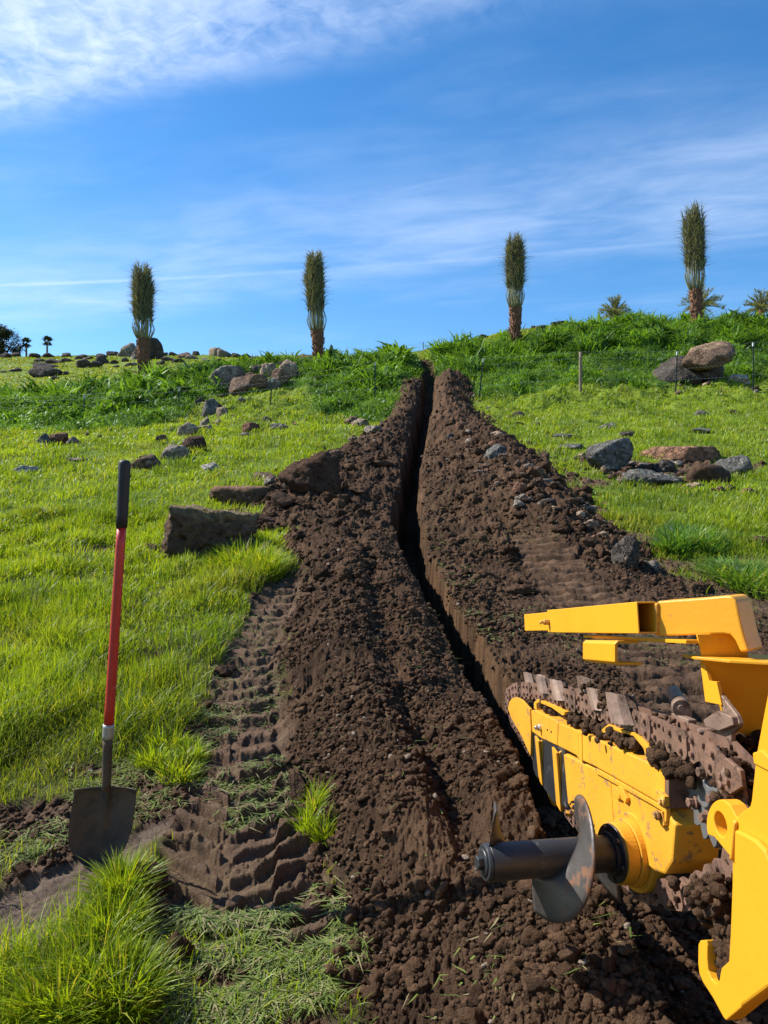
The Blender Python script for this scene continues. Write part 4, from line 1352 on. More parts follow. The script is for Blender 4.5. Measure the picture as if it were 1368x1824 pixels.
open_palm(1096, 561, 68, 62, 11, 'open feathery palm standing alone on the crest between the two right tied-up palms')
open_palm(1248, 549, 84, 62, 12, 'open feathery palm directly behind the trunk of the tallest tied-up palm')
open_palm(1356, 552, 74, 62, 13, 'open feathery palm cut by the right edge of the picture')


def fan_palm(u, vtop, vbase, D, seed, label):
    rg = np.random.default_rng(seed)
    x = (u - CX) / F * D
    zb = P(u, vbase, D).z - 2.0; zt = P(u, vtop, D).z
    root = empty('fan_palm', (x, D, zb))
    tag(root, label, 'palm tree', 'distant fan palms on the far left skyline')
    a = Acc()
    rC = (zt - zb - 2.0) * .36
    c = np.array([x, D, zt - rC])
    v_, qq, tt = tube([(x, D, zb), (x, D, (zb + zt) / 2), (x, D, zt - rC)], [.26, .22, .2], 8)
    a.add(v_, qq, tt); a.obj('trunk', BARK, root)
    lf = []
    for k in range(48):
        th = rg.uniform(0, 6.28); el = rg.uniform(-.9, 1.4)
        d = np.array([np.cos(th) * np.cos(el), np.sin(th) * np.cos(el), np.sin(el)])
        n = 14
        pos = c + d * rC * .45 + rg.normal(0, .05, (n, 3))
        az = th + rg.normal(0, .7, n)
        base = pos
        L = np.full(n, rC * .62)
        Vb, q_, t_, cc_ = blades(base, L, np.full(n, .11), az, np.clip(np.full(n, np.cos(el) * 1.0) + rg.normal(0, .2, n), .1, 1.3), lerp3(np.array([[.02, .03, .012]]), np.array([.06, .075, .03]), rg.uniform(0, 1, n)), flat=0.0)
        if el < 0:
            Vb[:, 2] = 2 * np.repeat(base[:, 2], 7) - Vb[:, 2] + .1
        lf.append((Vb, q_, t_, cc_))
    vs, q2, t2, cs, off = [], [], [], [], 0
    for (v, q_, t_, c_) in lf:
        vs.append(v); q2.append(q_ + off); t2.append(t_ + off); cs.append(c_); off += len(v)
    link('crown', np_mesh('crown', np.concatenate(vs), [np.concatenate(q2), np.concatenate(t2)], np.concatenate(cs)), FROND, root)


fan_palm(47, 601, 630, 170, 21, 'left one of the two distant fan palms, beside the dark round tree')
fan_palm(84, 598, 627, 170, 22, 'right one of the two distant fan palms, standing above a skyline boulder')

# dark round tree at the left edge
def round_tree(u, vtop, vbase, wp, D, label):
    rg = np.random.default_rng(77)
    x = (u - CX) / F * D
    zb = P(u, vbase, D).z - 1.5; zt = P(u, vtop, D).z
    w = wp / F * D
    root = empty('round_tree', (x, D, zb))
    tag(root, label, 'tree')
    a = Acc()
    v_, qq, tt = tube([(x, D, zb), (x + .2, D, zb + (zt - zb) * .3), (x, D, zb + (zt - zb) * .6)], [.4, .3, .15], 8); a.add(v_, qq, tt)
    for k in range(7):
        th = k * .9
        v_, qq, tt = tube([(x, D, zb + 1), (x + np.cos(th) * w * .15, D + np.sin(th) * w * .15, zb + 2.4), (x + np.cos(th) * w * .33, D + np.sin(th) * w * .33, zb + (zt - zb) * .7)], [.18, .12, .05], 6); a.add(v_, qq, tt)
    a.obj('trunk', BARK, root)
    cen = []
    for k in range(70):
        th, r_, h_ = rg.uniform(0, 6.28), rg.uniform(0, 1) ** .5, rg.uniform(.18, 1)
        rad = w / 2 * r_ * math.sqrt(max(0, 1 - ((h_ - .35) / .68) ** 2))
        cen.append((x + rad * np.cos(th), D + rad * np.sin(th), zb + (zt - zb) * h_))
    cen = np.array(cen)
    N = 9000
    wh = rg.integers(0, len(cen), N)
    pos = cen[wh] + rg.normal(0, w * .055, (N, 3))
    cc_ = lerp3(np.array([[.014, .022, .010]]), np.array([.045, .060, .024]), rg.uniform(0, 1, N))
    Vb, q_, t_, c_ = blades(pos, rg.uniform(.2, .4, N), rg.uniform(.12, .22, N), rg.uniform(0, 6.3, N), rg.uniform(.3, 1.6, N), cc_)
    link('crown', np_mesh('crown', Vb, [q_, t_], c_), FROND, root)


round_tree(4, 586, 632, 62, 170, 'dark rounded tree at the left edge on the far skyline')

# ------------------------------------------------------------------ wire fences
POSTM = obj_material('steel_post', (.035, .05, .040), rough=.6, metal=.3, var=.3)
POSTW = obj_material('post_white_tip', (.45, .47, .46), rough=.6, var=.15)
WOODM = obj_material('weathered_wood', (.21, .16, .115), rough=.9, var=.35, scale=12, bump=.006, bscale=30)
WIREM = obj_material('galvanised_wire', (.30, .31, .32), rough=.5, metal=.6, var=.1)


def t_post(root, x, y, z0, z1, leanx=0.0, name='post', wide=1.0, tip=True):
    a = Acc()
    def bar(x0, x1, y0, y1, za, zb_):
        vs = []
        for (zz_, k) in ((za, 0), (zb_, 1)):
            for (xx, yy) in ((x0, y0), (x1, y0), (x1, y1), (x0, y1)):
                vs.append((x + xx * wide + leanx * (zz_ - z0), y + yy * wide, zz_))
        a.add(np.array(vs), [(0, 1, 5, 4), (1, 2, 6, 5), (2, 3, 7, 6), (3, 0, 4, 7), (4, 5, 6, 7), (3, 2, 1, 0)])
    bar(-.022, .022, -.004, .004, z0, z1)
    bar(-.005, .005, .005, .040, z0, z1 - .004)
    for k in range(int((z1 - z0) / .055)):
        zz_ = z0 + .1 + k * .055
        if zz_ < z1 - .03: bar(-.006, .006, -.012, -.0045, zz_, zz_ + .022)
    o = a.obj(name, POSTM, root, smooth=False)
    if not tip: return o
    b_ = Acc(); a = b_
    bar(-.0235, .0235, -.0135, .0415, z1 - .13, z1 + .003)
    b_.obj('white_tip', POSTW, o, smooth=False)
    return o


def fence(label, group, posts, D, far_=False, wires=(.35, .6, .85, 1.0), ends=None):
    (u0, v0, _, _) = posts[0]
    x0 = (u0 - CX) / F * D
    root = empty('wire_fence', (x0, D, gz(x0, D)))
    tag(root, label, 'fence', group)
    tops = []
    for (u, vt, lean, typ) in posts:
        x = (u - CX) / F * D
        g = gz(x, D)
        zt = P(u, vt, D).z
        if typ == 'w':
            vs = []
            r_ = .055
            a = Acc()
            nzz = 8
            pts = [(x, D, g - .3 + (zt - g + .3) * k / (nzz - 1)) for k in range(nzz)]
            v_, qq, tt = tube(pts, [r_ * (1 + .04 * math.sin(k * 3)) for k in range(nzz)], 8)
            a.add(v_, qq, tt); a.obj('wooden_post', WOODM, root)
        else:
            t_post(root, x, D, g - .25, zt, lean, wide=1.05 if not far_ else 1.6, tip=not far_)
        tops.append((x + lean * (zt - g), D, g, zt))
    if ends:
        for e in ends:
            u, vt = e
            x = (u - CX) / F * D; g = gz(x, D); zt = P(u, vt, D).z
            tops.append((x, D, g, zt))
        tops.sort()
    for f_ in wires:
        a = Acc()
        for p0, p1 in zip(tops[:-1], tops[1:]):
            s_ = np.linspace(0, 1, 12)
            za, zb_ = p0[2] + (p0[3] - p0[2]) * f_, p1[2] + (p1[3] - p1[2]) * f_
            pts = np.stack([p0[0] + (p1[0] - p0[0]) * s_, np.full(12, D - .03), za + (zb_ - za) * s_ - .10 * s_ * (1 - s_)], 1)
            v_, qq, tt = tube(pts, [.0024 if not far_ else .007] * 12, 4)
            a.add(v_, qq, tt)
            if not far_:
                L = abs(p1[0] - p0[0])
                for kx in np.arange(.12, L, .14):   # barbs
                    t_ = kx / L
                    c = pts[0] + (pts[-1] - pts[0]) * t_; c[2] = za + (zb_ - za) * t_ - .10 * t_ * (1 - t_)
                    v_, qq, tt = tube([c + (0, 0, -.018), c, c + (0, 0, .018)], [.002, .005, .002], 3); a.add(v_, qq, tt)
        a.obj('wire', WIREM, root)
    return root


fence('barbed wire fence on thin dark posts crossing the weeds left of the trench', None,
      [(150, 703, .0, 't'), (319, 690, 0, 't'), (481, 674, .06, 't'), (668, 645, .0, 't')], 25.5, ends=[(-60, 712)])
fence('barbed wire fence with one wooden post along the weedy bank right of the trench', None,
      [(852, 639, .10, 't'), (1034, 627, 0, 'w'), (1203, 626, .04, 't'), (1342, 610, 0, 't')], 25.2, ends=[(1500, 600)])
fence('tiny wire fence on the skyline between the trench end and the third palm', None,
      [(535, 632, 0, 't'), (620, 624, 0, 't'), (724, 615, 0, 't'), (754, 609, 0, 't'), (782, 605, 0, 't'), (810, 598, 0, 't'), (838, 590, 0, 't')], 70, far_=True, wires=(.55, .95))
for (u, vt) in ((108, 685),):
    pass

# ------------------------------------------------------------------ shovel
STEEL = obj_material('worn_shovel_steel', (.060, .050, .045), rough=.55, metal=.5, var=.35, scale=14, dirt=(.13, .09, .062), dirt_amt=.17, dirt_scale=11)
REDP = obj_material('red_fibreglass', (.42, .025, .018), rough=.42, spec=.4, var=.12, scale=20, dirt=(.5, .38, .32), dirt_amt=-.04, dirt_scale=38)
RUB = obj_material('black_rubber_grip', (.018, .018, .019), rough=.6, spec=.35, var=.2, scale=30)
FERR = obj_material('dull_aluminium', (.30, .30, .27), rough=.45, metal=.5, var=.2, scale=20)
SD = 2.42
top, mid, fer, soc, bt = P(222, 827, SD), P(216.5, 940, SD), P(193.5, 1293, SD), P(192, 1316, SD), P(189, 1408, SD)
sroot = empty('shovel', (P(180, 1530, SD).x, SD, gz(P(180, 1530, SD).x, SD)))
tag(sroot, 'long-handled shovel with red shaft and black grip standing upright in the mud', 'shovel')


def cyl_part(name, p0, p1, r0, r1, mat, parent, seg=20, rings=6, round_top=False):
    s_ = np.linspace(0, 1, rings)
    pts = [np.array(p0[:]) * (1 - t) + np.array(p1[:]) * t for t in s_]
    rad = list(r0 * (1 - s_) + r1 * s_)
    if round_top:
        d = (np.array(p0[:]) - np.array(p1[:])); d /= np.linalg.norm(d)
        pts = [pts[0] + d * r0 * .75, pts[0] + d * r0 * .6, pts[0] + d * r0 * .3] + pts
        rad = [r0 * .35, r0 * .75, r0 * .95] + rad
    v_, qq, tt = tube(pts, rad, seg)
    a = Acc(); a.add(v_, qq, tt)
    return a.obj(name, mat, parent)


cyl_part('grip', top, mid, .0200, .0185, RUB, sroot, round_top=True)
cyl_part('shaft', mid, fer, .0155, .0165, REDP, sroot, rings=12)
fo = cyl_part('ferrule', P(193.6, 1290, SD), soc, .0190, .0185, FERR, sroot)
cyl_part('socket', soc, bt, .0165, .0150, STEEL, sroot, rings=8)
# blade: curved sheet with a centre ridge and turned steps
rows = [(1405, 134, 244), (1416, 132, 243), (1445, 127, 240), (1474, 124, 236), (1498, 123, 229), (1515, 129, 220), (1530, 142, 206), (1545, 160, 190), (1553, 168, 182)]
nr_, nc_ = 34, 31
vv = np.linspace(1405, 1553, nr_)
lv = np.interp(vv, [r_[0] for r_ in rows], [r_[1] for r_ in rows]); rv = np.interp(vv, [r_[0] for r_ in rows], [r_[2] for r_ in rows])
front = np.zeros((nr_, nc_, 3)); back = np.zeros((nr_, nc_, 3))
for i in range(nr_):
    for j in range(nc_):
        s_ = j / (nc_ - 1) * 2 - 1
        u = lv[i] + (rv[i] - lv[i]) * (s_ + 1) / 2
        vtop = vv[i]
        tt_ = (vv[i] - 1405) / 148.
        dep = -.030 * s_ * s_ + .014 * (1 - tt_) - .028 * math.sin(tt_ * 2.6) * 0 + .016
        dep -= .022 * math.exp(-(s_ / .11) ** 2) * max(0, 1 - tt_ * 1.5)     # socket bulge runs into the blade
        dep -= .010 * math.exp(-((vv[i] - 1405) / 5.0) ** 2) * (abs(s_) > .25)
        p = P(u, vtop, SD)
        front[i, j] = (p.x, SD + dep, p.z); back[i, j] = (p.x, SD + dep + .003, p.z)
Vb = np.concatenate([front.reshape(-1, 3), back.reshape(-1, 3)])
ii = np.arange(nr_ * nc_).reshape(nr_, nc_)
qf = np.stack([ii[:-1, :-1], ii[1:, :-1], ii[1:, 1:], ii[:-1, 1:]], -1).reshape(-1, 4)
qb = qf[:, ::-1] + nr_ * nc_
rim = np.concatenate([ii[0, :], ii[1:, -1], ii[-1, -2::-1], ii[-2:0:-1, 0]])
rim2 = np.roll(rim, -1)
qr = np.stack([rim, rim2, rim2 + nr_ * nc_, rim + nr_ * nc_], 1)
a = Acc(); a.add(Vb, np.concatenate([qf, qb, qr]))
a.obj('blade', STEEL, sroot)

#==PART3==
# ------------------------------------------------------------------ trencher
YEL = obj_material('yellow_machine_paint', (.67, .308, .015), rough=.38, spec=.45, var=.06, scale=5, bump=.0006, bscale=60, dirt=(.34, .19, .07), dirt_amt=-.02, dirt_scale=18)
YEL2 = obj_material('scuffed_yellow_paint', (.63, .295, .022), rough=.5, spec=.35, var=.12, scale=7, bump=.0012, bscale=50, dirt=(.20, .12, .06), dirt_amt=.065, dirt_scale=20)
RUST = obj_material('rusty_chain_steel', (.19, .105, .070), rough=.68, metal=.25, spec=.4, var=.35, scale=18, bump=.002, bscale=60, dirt=(.085, .05, .032), dirt_amt=.12, dirt_scale=14)
WORN = obj_material('worn_cutter_steel', (.22, .145, .105), rough=.6, metal=.2, var=.3, scale=18, bump=.0015, bscale=60, dirt=(.09, .055, .035), dirt_amt=.10, dirt_scale=15)
BLK = obj_material('black_painted_steel', (.022, .023, .025), rough=.42, spec=.5, var=.4, scale=9, bump=.0008, bscale=50, dirt=(.13, .105, .085), dirt_amt=.05, dirt_scale=12)
GREYM = obj_material('grey_cast_steel', (.15, .145, .14), rough=.6, metal=.4, var=.3, scale=15, dirt=(.13, .085, .06), dirt_amt=.09, dirt_scale=18)
BLADEM = obj_material('polished_flight_steel', (.075, .066, .060), rough=.45, metal=.4, var=.5, scale=9, bump=.001, bscale=40, dirt=(.22, .105, .055), dirt_amt=.11, dirt_scale=7)
BOLTM = obj_material('yellow_bolt_heads', (.55, .30, .07), rough=.5, metal=.2, var=.3, scale=40, dirt=(.13, .075, .045), dirt_amt=.1, dirt_scale=30)
ZINC = obj_material('bright_zinc', (.55, .57, .60), rough=.3, metal=.9, var=.2, scale=30)
EYEV = Vector((0, 0, EYE))
KS = -0.07
NS = Vector((1, -KS, 0)).normalized()      # into the machine, away from the left


class Plane:
    def __init__(self, p, n): self.p, self.n = Vector(p), Vector(n).normalized()

    def at(self, u, v):
        d = Vector(((u - CX) / F, 1, (CY - v) / F))
        return EYEV + d * ((self.p - EYEV).dot(self.n) / d.dot(self.n))


def side(x0): return Plane((x0, 0, EYE), NS)     # the plane x = x0 - .07 y


def finish(bm, name, mat, parent, bev=.002, seg=2, smooth=False):
    bmesh.ops.recalc_face_normals(bm, faces=bm.faces)
    if bev > 0:
        es = [e for e in bm.edges if len(e.link_faces) == 2 and e.calc_face_angle(0) > .5]
        bmesh.ops.bevel(bm, geom=es, offset=bev, segments=seg, affect='EDGES', profile=.5, clamp_overlap=True)
    me = bpy.data.meshes.new(name)
    bm.to_mesh(me); bm.free()
    return link(name, me, mat, parent, smooth)


def prism(bm, pts, ext):
    """a flat outline given a real thickness"""
    a = [bm.verts.new(p) for p in pts]
    b_ = [bm.verts.new(Vector(p) + ext) for p in pts]
    bm.faces.new(a); bm.faces.new(b_[::-1])
    n = len(a)
    for i in range(n):
        bm.faces.new((a[i], b_[i], b_[(i + 1) % n], a[(i + 1) % n]))


def plate(name, pl, px, thick, mat, parent, bev=.002, ext=None, hole=None):
    bm = bmesh.new()
    pts = [pl.at(u, v) for (u, v) in px]
    prism(bm, pts, ext if ext is not None else pl.n * thick)
    return finish(bm, name, mat, parent, bev)


def boxb(bm, c, ax, ay, az):
    c, ax, ay, az = Vector(c), Vector(ax), Vector(ay), Vector(az)
    vs = [bm.verts.new(c + ax * i + ay * j + az * k) for k in (-1, 1) for j in (-1, 1) for i in (-1, 1)]
    for f in ((0, 2, 3, 1), (4, 5, 7, 6), (0, 1, 5, 4), (2, 6, 7, 3), (0, 4, 6, 2), (1, 3, 7, 5)):
        bm.faces.new([vs[i] for i in f])


def cylb(bm, p0, p1, r0, r1=None, seg=20, a0=0):
    p0, p1 = Vector(p0), Vector(p1)
    r1 = r0 if r1 is None else r1
    d = (p1 - p0).normalized()
    ref = Vector((0, 0, 1)) if abs(d.z) < .9 else Vector((1, 0, 0))
    e1 = d.cross(ref).normalized(); e2 = d.cross(e1)
    A, B = [], []
    for i in range(seg):
        th = 2 * math.pi * i / seg + a0
        o = e1 * math.cos(th) + e2 * math.sin(th)
        A.append(bm.verts.new(p0 + o * r0)); B.append(bm.verts.new(p1 + o * r1))
    bm.faces.new(A[::-1]); bm.faces.new(B)
    for i in range(seg):
        bm.faces.new((A[i], A[(i + 1) % seg], B[(i + 1) % seg], B[i]))


def bolts(name, plist, n, r, h, mat, parent):
    for p in plist:
        bm = bmesh.new()
        cylb(bm, Vector(p) + n * .002, Vector(p) - n * .0035, r * 1.45, seg=16)
        cylb(bm, Vector(p) - n * .003, Vector(p) - n * h, r, seg=6)
        finish(bm, name, mat, parent, .0008, 1)


S0 = side(.732)
mroot = empty('trencher', (.75, 1.7, gz(.75, 1.7)))
tag(mroot, 'yellow trencher with raised digging chain and a black auger beside the trench', 'trencher')

# --- digging boom
boom = plate('boom', S0, [(1031, 1301.6), (1184, 1371.5), (1184, 1438), (1160, 1423), (1062, 1367), (1031, 1352)], .066, YEL2, mroot, .004)
Sin = side(.736)
plate('boom_sleeve', Sin, [(990, 1286), (1033, 1303), (1033, 1349), (991, 1327)], .056, YEL2, boom, .003)
sl = plate('boom_sleeve', side(.7335), [(944.7, 1266), (951, 1264), (990, 1283), (994, 1288), (992, 1328), (964, 1315), (945.6, 1302)], .060, YEL2, boom, .003)
plate('nose_plate', side(.728), [(904.5, 1262), (907, 1250), (912, 1244), (918, 1241.5), (928, 1246), (937, 1256), (943.5, 1263), (945.3, 1300), (944.7, 1346), (937, 1330), (930, 1313), (919, 1294), (911, 1280)], .010, YEL2, boom, .0015)
plate('nose_plate', side(.728 + .068), [(904.5, 1262), (907, 1250), (912, 1244), (918, 1241.5), (928, 1246), (937, 1256), (943.5, 1263), (945.3, 1300), (944.7, 1346), (937, 1330), (930, 1313), (919, 1294), (911, 1280)], .010, YEL2, boom, .0015)
plate('weld_band', side(.7295), [(1025, 1300), (1036, 1303), (1036.5, 1356), (1031, 1353), (1027, 1346)], .008, YEL2, boom, .002)
plate('shaded_end_cap', side(.733), [(1184.5, 1371.5), (1191, 1374), (1191, 1441), (1184.5, 1437.5)], .060, RUST, boom, .002)  # dark rust colour stands in for shade on this camera-facing end
bm = bmesh.new()
q0 = S0.at(962.5, 1296)
cylb(bm, q0 + NS * .03, q0 - NS * .008, .012, seg=20); cylb(bm, q0 - NS * .007, q0 - NS * .020, .0085, .0075, seg=6)
finish(bm, 'adjuster_bolt', ZINC, boom, .001, 1)
bm = bmesh.new()
for (u, v) in ((975, 1300), (981.5, 1303.5)):
    q0 = S0.at(u, v); cylb(bm, q0 + NS * .004, q0 - NS * .0012, .0035, seg=10)
finish(bm, 'bolt_hole_disc', BLK, boom, 0)  # raised black discs, painted dark for the shade inside holes
# top guide straps
plate('chain_guide', side(.742), [(951, 1262), (951, 1251), (957, 1245.5), (984, 1255), (1006, 1268), (1005, 1274), (1001, 1274), (983, 1261), (959, 1251), (955, 1254), (956, 1264)], .048, YEL2, boom, .0012)
plate('chain_guide', side(.742), [(1071, 1304), (1072, 1299), (1083, 1290), (1105, 1299), (1128, 1305), (1147, 1320), (1159, 1335), (1159, 1358), (1151, 1355), (1146, 1333), (1128, 1311), (1105, 1305), (1085, 1297), (1077, 1306)], .048, YEL2, boom, .0012)
# --- lower housing
house = plate('gear_housing', side(.738), [(1003, 1341), (1036, 1357), (1062, 1369), (1159, 1424.5), (1187, 1440), (1203, 1470), (1198, 1535), (1184, 1558), (1166, 1552), (1140, 1535), (1100, 1505), (1060, 1488), (1030, 1462), (1011, 1432)], .105, YEL2, mroot, .006)
plate('rail', side(.731), [(1060, 1368), (1103, 1392), (1160, 1425), (1187, 1440), (1187, 1450), (1186, 1465), (1183, 1465), (1183, 1447), (1160, 1433), (1103, 1401), (1060, 1377)], .010, YEL2, house, .0015)
plate('clamp_block', side(.722), [(1160, 1408), (1168, 1405.5), (1183, 1419), (1184, 1437), (1172, 1431)], .012, YEL2, house, .0015)
plate('clamp_block', side(.728), [(1166, 1446), (1178, 1445), (1183, 1470), (1177, 1473), (1169, 1462)], .014, YEL2, house, .0015)
plate('clamp_block', side(.728), [(1090, 1405), (1096, 1402), (1104, 1412), (1103, 1424), (1094, 1420)], .010, YEL2, house, .0015)
plate('clamp_block', side(.728), [(1100, 1400), (1107, 1402), (1116, 1422), (1114, 1430), (1106, 1424)], .010, YEL2, house, .0015)
plate('seam_strip', side(.7365), [(1084, 1382), (1087, 1384), (1094, 1484), (1091, 1486)], .004, YEL2, house, .0008)
bolts('bolt', [side(.722).at(1171, 1452), side(.722).at(1180, 1428)], NS, .0075, .009, BOLTM, house)
# angle plates with bolts ahead of the housing: flanges face back towards the camera
fr = Plane(side(.735).at(975, 1330), Vector((.05, 1, 0)))
for (pts_, bl) in (([(963.5, 1320), (966, 1319), (990, 1334), (990, 1438), (982, 1432), (971, 1400)], [(980, 1346), (979, 1364.5), (981, 1392)]),
                   ([(996, 1341), (1000, 1338), (1026, 1352), (1030, 1432), (1020, 1452), (1004, 1446)], [(1013, 1355), (1016, 1387), (1018.5, 1418)])):
    fr = Plane(side(.735).at(pts_[0][0] + 2, pts_[0][1]), Vector((.05, 1, 0)))
    br = plate('angle_bracket', fr, pts_, .010, YEL2, mroot, .0015)
    flp = side(.735 - .004)
    e0, e1 = fr.at(*pts_[0]), fr.at(*pts_[-1])
    bm = bmesh.new()
    prism(bm, [e0 - NS * .002, e1 - NS * .002, e1 - NS * .002 + Vector((0, .06, 0)), e0 - NS * .002 + Vector((0, .06, 0))], -NS * .008)
    finish(bm, 'flange', YEL2, br, .001)
    bolts('bolt', [fr.at(u, v) for (u, v) in bl], fr.n, .0085, .010, BOLTM, br)
plate('lower_bracket', Plane(side(.735).at(1010, 1450), Vector((.1, .6, .5))), [(1008, 1449), (1028, 1450), (1050, 1476), (1052, 1490), (1040, 1486), (1018, 1462)], .010, YEL2, house, .001)
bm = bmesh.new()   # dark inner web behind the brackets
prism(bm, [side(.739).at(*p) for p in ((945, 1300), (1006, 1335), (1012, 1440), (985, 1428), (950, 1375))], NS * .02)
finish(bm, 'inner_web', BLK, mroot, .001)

# --- digging chain: an endless loop of side links, pins and cutters
SC = .752
path_px = [(905, 1236), (918, 1229), (935, 1229), (960, 1232), (1010, 1245), (1060, 1261), (1110, 1278), (1150, 1294), (1200, 1318), (1268, 1347), (1300, 1385), (1322, 1440), (1322, 1500), (1295, 1550), (1258, 1582), (1200, 1598), (1135, 1582), (1075, 1528), (1010, 1440), (960, 1362), (925, 1300), (905, 1268), (901, 1248)]
pl_c = side(SC)
loop = [pl_c.at(*p) for p in path_px]
loop = np.array([p[:] for p in loop] + [loop[0][:]])
seg_l = np.linalg.norm(np.diff(loop, axis=0), axis=1)
cum = np.concatenate([[0], np.cumsum(seg_l)])
NL = int(round(cum[-1] / .088))
NL += NL % 2
def onloop(s_):
    s_ = s_ % cum[-1]
    return Vector([float(np.interp(s_, cum, loop[:, i])) for i in range(3)])
ds = cum[-1] / NL
bm = bmesh.new()
cen = Vector(loop[:-1].mean(0))
frames = []
for k in range(NL):
    p0, p1 = onloop(k * ds), onloop((k + 1) * ds)
    m_ = (p0 + p1) / 2
    t_ = (p1 - p0).normalized()
    up = NS.cross(t_).normalized()
    if up.dot(m_ - cen) < 0: up = -up
    frames.append((m_, t_, up))
    out_ = k % 2
    for off, sgn in ((0.0, 1), (.052, -1)):
        o_ = NS * (off + (.0 if out_ else .0065) * sgn)
        L, Hh = ds * .58, .032
        prof = [(-L, -Hh * .55), (-L * .8, -Hh * .98), (-L * .45, -Hh * 1.05), (-L * .05, -Hh * .72), (L * .05, -Hh * .72), (L * .45, -Hh * 1.05), (L * .8, -Hh * .98), (L, -Hh * .55), (L, Hh * .6), (L * .8, Hh * .95), (-L * .8, Hh * .95), (-L, Hh * .6)]
        prism(bm, [m_ + t_ * a_ + up * b_ + o_ - NS * .003 for a_, b_ in prof], NS * .006)
        if off == 0:
            for (a_, b_) in ((-L * .5, -Hh * .45), (L * .5, -Hh * .45), (-L * .45, Hh * .45), (L * .45, Hh * .45)):
                c_ = m_ + t_ * a_ + up * b_ + o_
                cylb(bm, c_ - NS * .002, c_ - NS * .0095, .0072, .0062, seg=10)
    for a_ in (-.5, .5):
        c_ = m_ + t_ * (ds * .6 * a_) - up * .013
        cylb(bm, c_ + NS * .003, c_ + NS * .050, .0085, seg=10)
chain = finish(bm, 'digging_chain', RUST, mroot, 0)

def cutter_bm(bm, base, t_, up, sidev, L=.075, r=.024, ang=(-.3, 3.0), curl=.25):
    """curved scoop tooth: a bent plate rising from the link, tip cut to a point"""
    th = .011
    nA, nL = 9, 5
    G_, H_ = [], []
    for i in range(nL):
        s_ = i / (nL - 1)
        for j in range(nA):
            q_ = j / (nA - 1)
            a_ = ang[0] + (ang[1] - ang[0]) * q_
            rr_ = r * (1 - .15 * s_)
            e_ = (sidev * math.cos(a_) + t_ * math.sin(a_))
            ht = L * .88 * (s_ * (1 - .16 * abs(q_ - .3) * 2 * s_))
            c_ = base + up * ht - t_ * (curl * L * s_ * s_)
            G_.append(bm.verts.new(c_ + e_ * rr_)); H_.append(bm.verts.new(c_ + e_ * (rr_ - th)))
    for i in range(nL - 1):
        for j in range(nA - 1):
            a0, a1, a2, a3 = i * nA + j, i * nA + j + 1, (i + 1) * nA + j + 1, (i + 1) * nA + j
            bm.faces.new((G_[a0], G_[a1], G_[a2], G_[a3])); bm.faces.new((H_[a3], H_[a2], H_[a1], H_[a0]))
    for j in range(nA - 1):
        for i, fl in ((0, 0), (nL - 1, 1)):
            a0, a1 = i * nA + j, i * nA + j + 1
            bm.faces.new((G_[a0], H_[a0], H_[a1], G_[a1]) if not fl else (G_[a0], G_[a1], H_[a1], H_[a0]))
    for i in range(nL - 1):
        for j in (0, nA - 1):
            a0, a1 = i * nA + j, (i + 1) * nA + j
            bm.faces.new((G_[a0], G_[a1], H_[a1], H_[a0]))


chain_px = [  # foot (u,v), height px, sideways offset into machine, size
    (936, 1222, .085, .03, 1.2), (951, 1224, .085, .05, 1.2), (972, 1228, .075, .00, 1.2), (1000, 1240, .095, .01, 1.5), (1026, 1243, .10, .05, 1.4),
    (1062, 1256, .085, .02, 1.45), (1118, 1278, .095, .00, 1.75), (1302, 1400, .06, .0, 1.0)]
for i_, (u, v, L_, off, s_) in enumerate(chain_px):
    b0 = pl_c.at(u, v)
    k_ = min(range(len(frames)), key=lambda q: (frames[q][0] - b0).length)
    m_, t_, up = frames[k_]
    if t_.y > 0: t_ = -t_
    bm = bmesh.new()
    bs_ = b0 + NS * (off + .01) - up * .012
    cutter_bm(bm, bs_, t_ * -1, (up + t_ * (-.75 if i_ % 2 else -.5) - NS * .12).normalized(), -NS, L_ * 1.0, .030 * s_, (-1.3, 2.2 if i_ % 2 else 2.6), .1)
    boxb(bm, bs_ - up * .004 + NS * .006, t_ * .024 * s_, NS * .02, up * .012)
    c_ = finish(bm, 'cutter', WORN, chain, 0)
# round cutter with a bore
bm = bmesh.new()
a_, b_ = P(1200, 1232, 1.83), P(1214, 1262, 1.66)
cylb(bm, a_, b_, .016, .021, seg=24)
cylb(bm, a_ - (b_ - a_) * .18, a_, .009, .014, seg=16)
cylb(bm, b_ - (b_ - a_) * .02, b_ + (b_ - a_).normalized() * .0015, .009, seg=16)
prism(bm, [side(.80).at(*p) for p in ((1196, 1270), (1226, 1282), (1226, 1296), (1190, 1296))], NS * .02)
finish(bm, 'cutter', WORN, chain, .0015, 1)
# bent carrier plate with two pins
bm = bmesh.new()
sp_ = side(.80)
outl = [(1277, 1231), (1281, 1234), (1312, 1274), (1317, 1289), (1315, 1296), (1303, 1306), (1301, 1331), (1290, 1322), (1275, 1300), (1263, 1290), (1263, 1281), (1287, 1267), (1284, 1250)]
prism(bm, [sp_.at(*p) for p in outl], NS * .010)
for (u0, v0, u1, v1) in ((1243, 1305, 1274, 1301), (1266, 1321, 1300, 1317)):
    cylb(bm, P(u0, v0, 1.55), P(u1, v1, 1.545), .0085, seg=16)
prism(bm, [sp_.at(*p) - NS * .012 for p in ((1262, 1282), (1287, 1266), (1313, 1277), (1316, 1292), (1290, 1302), (1266, 1294))], NS * .014)
finish(bm, 'carrier_plate', WORN, chain, .0015, 1)
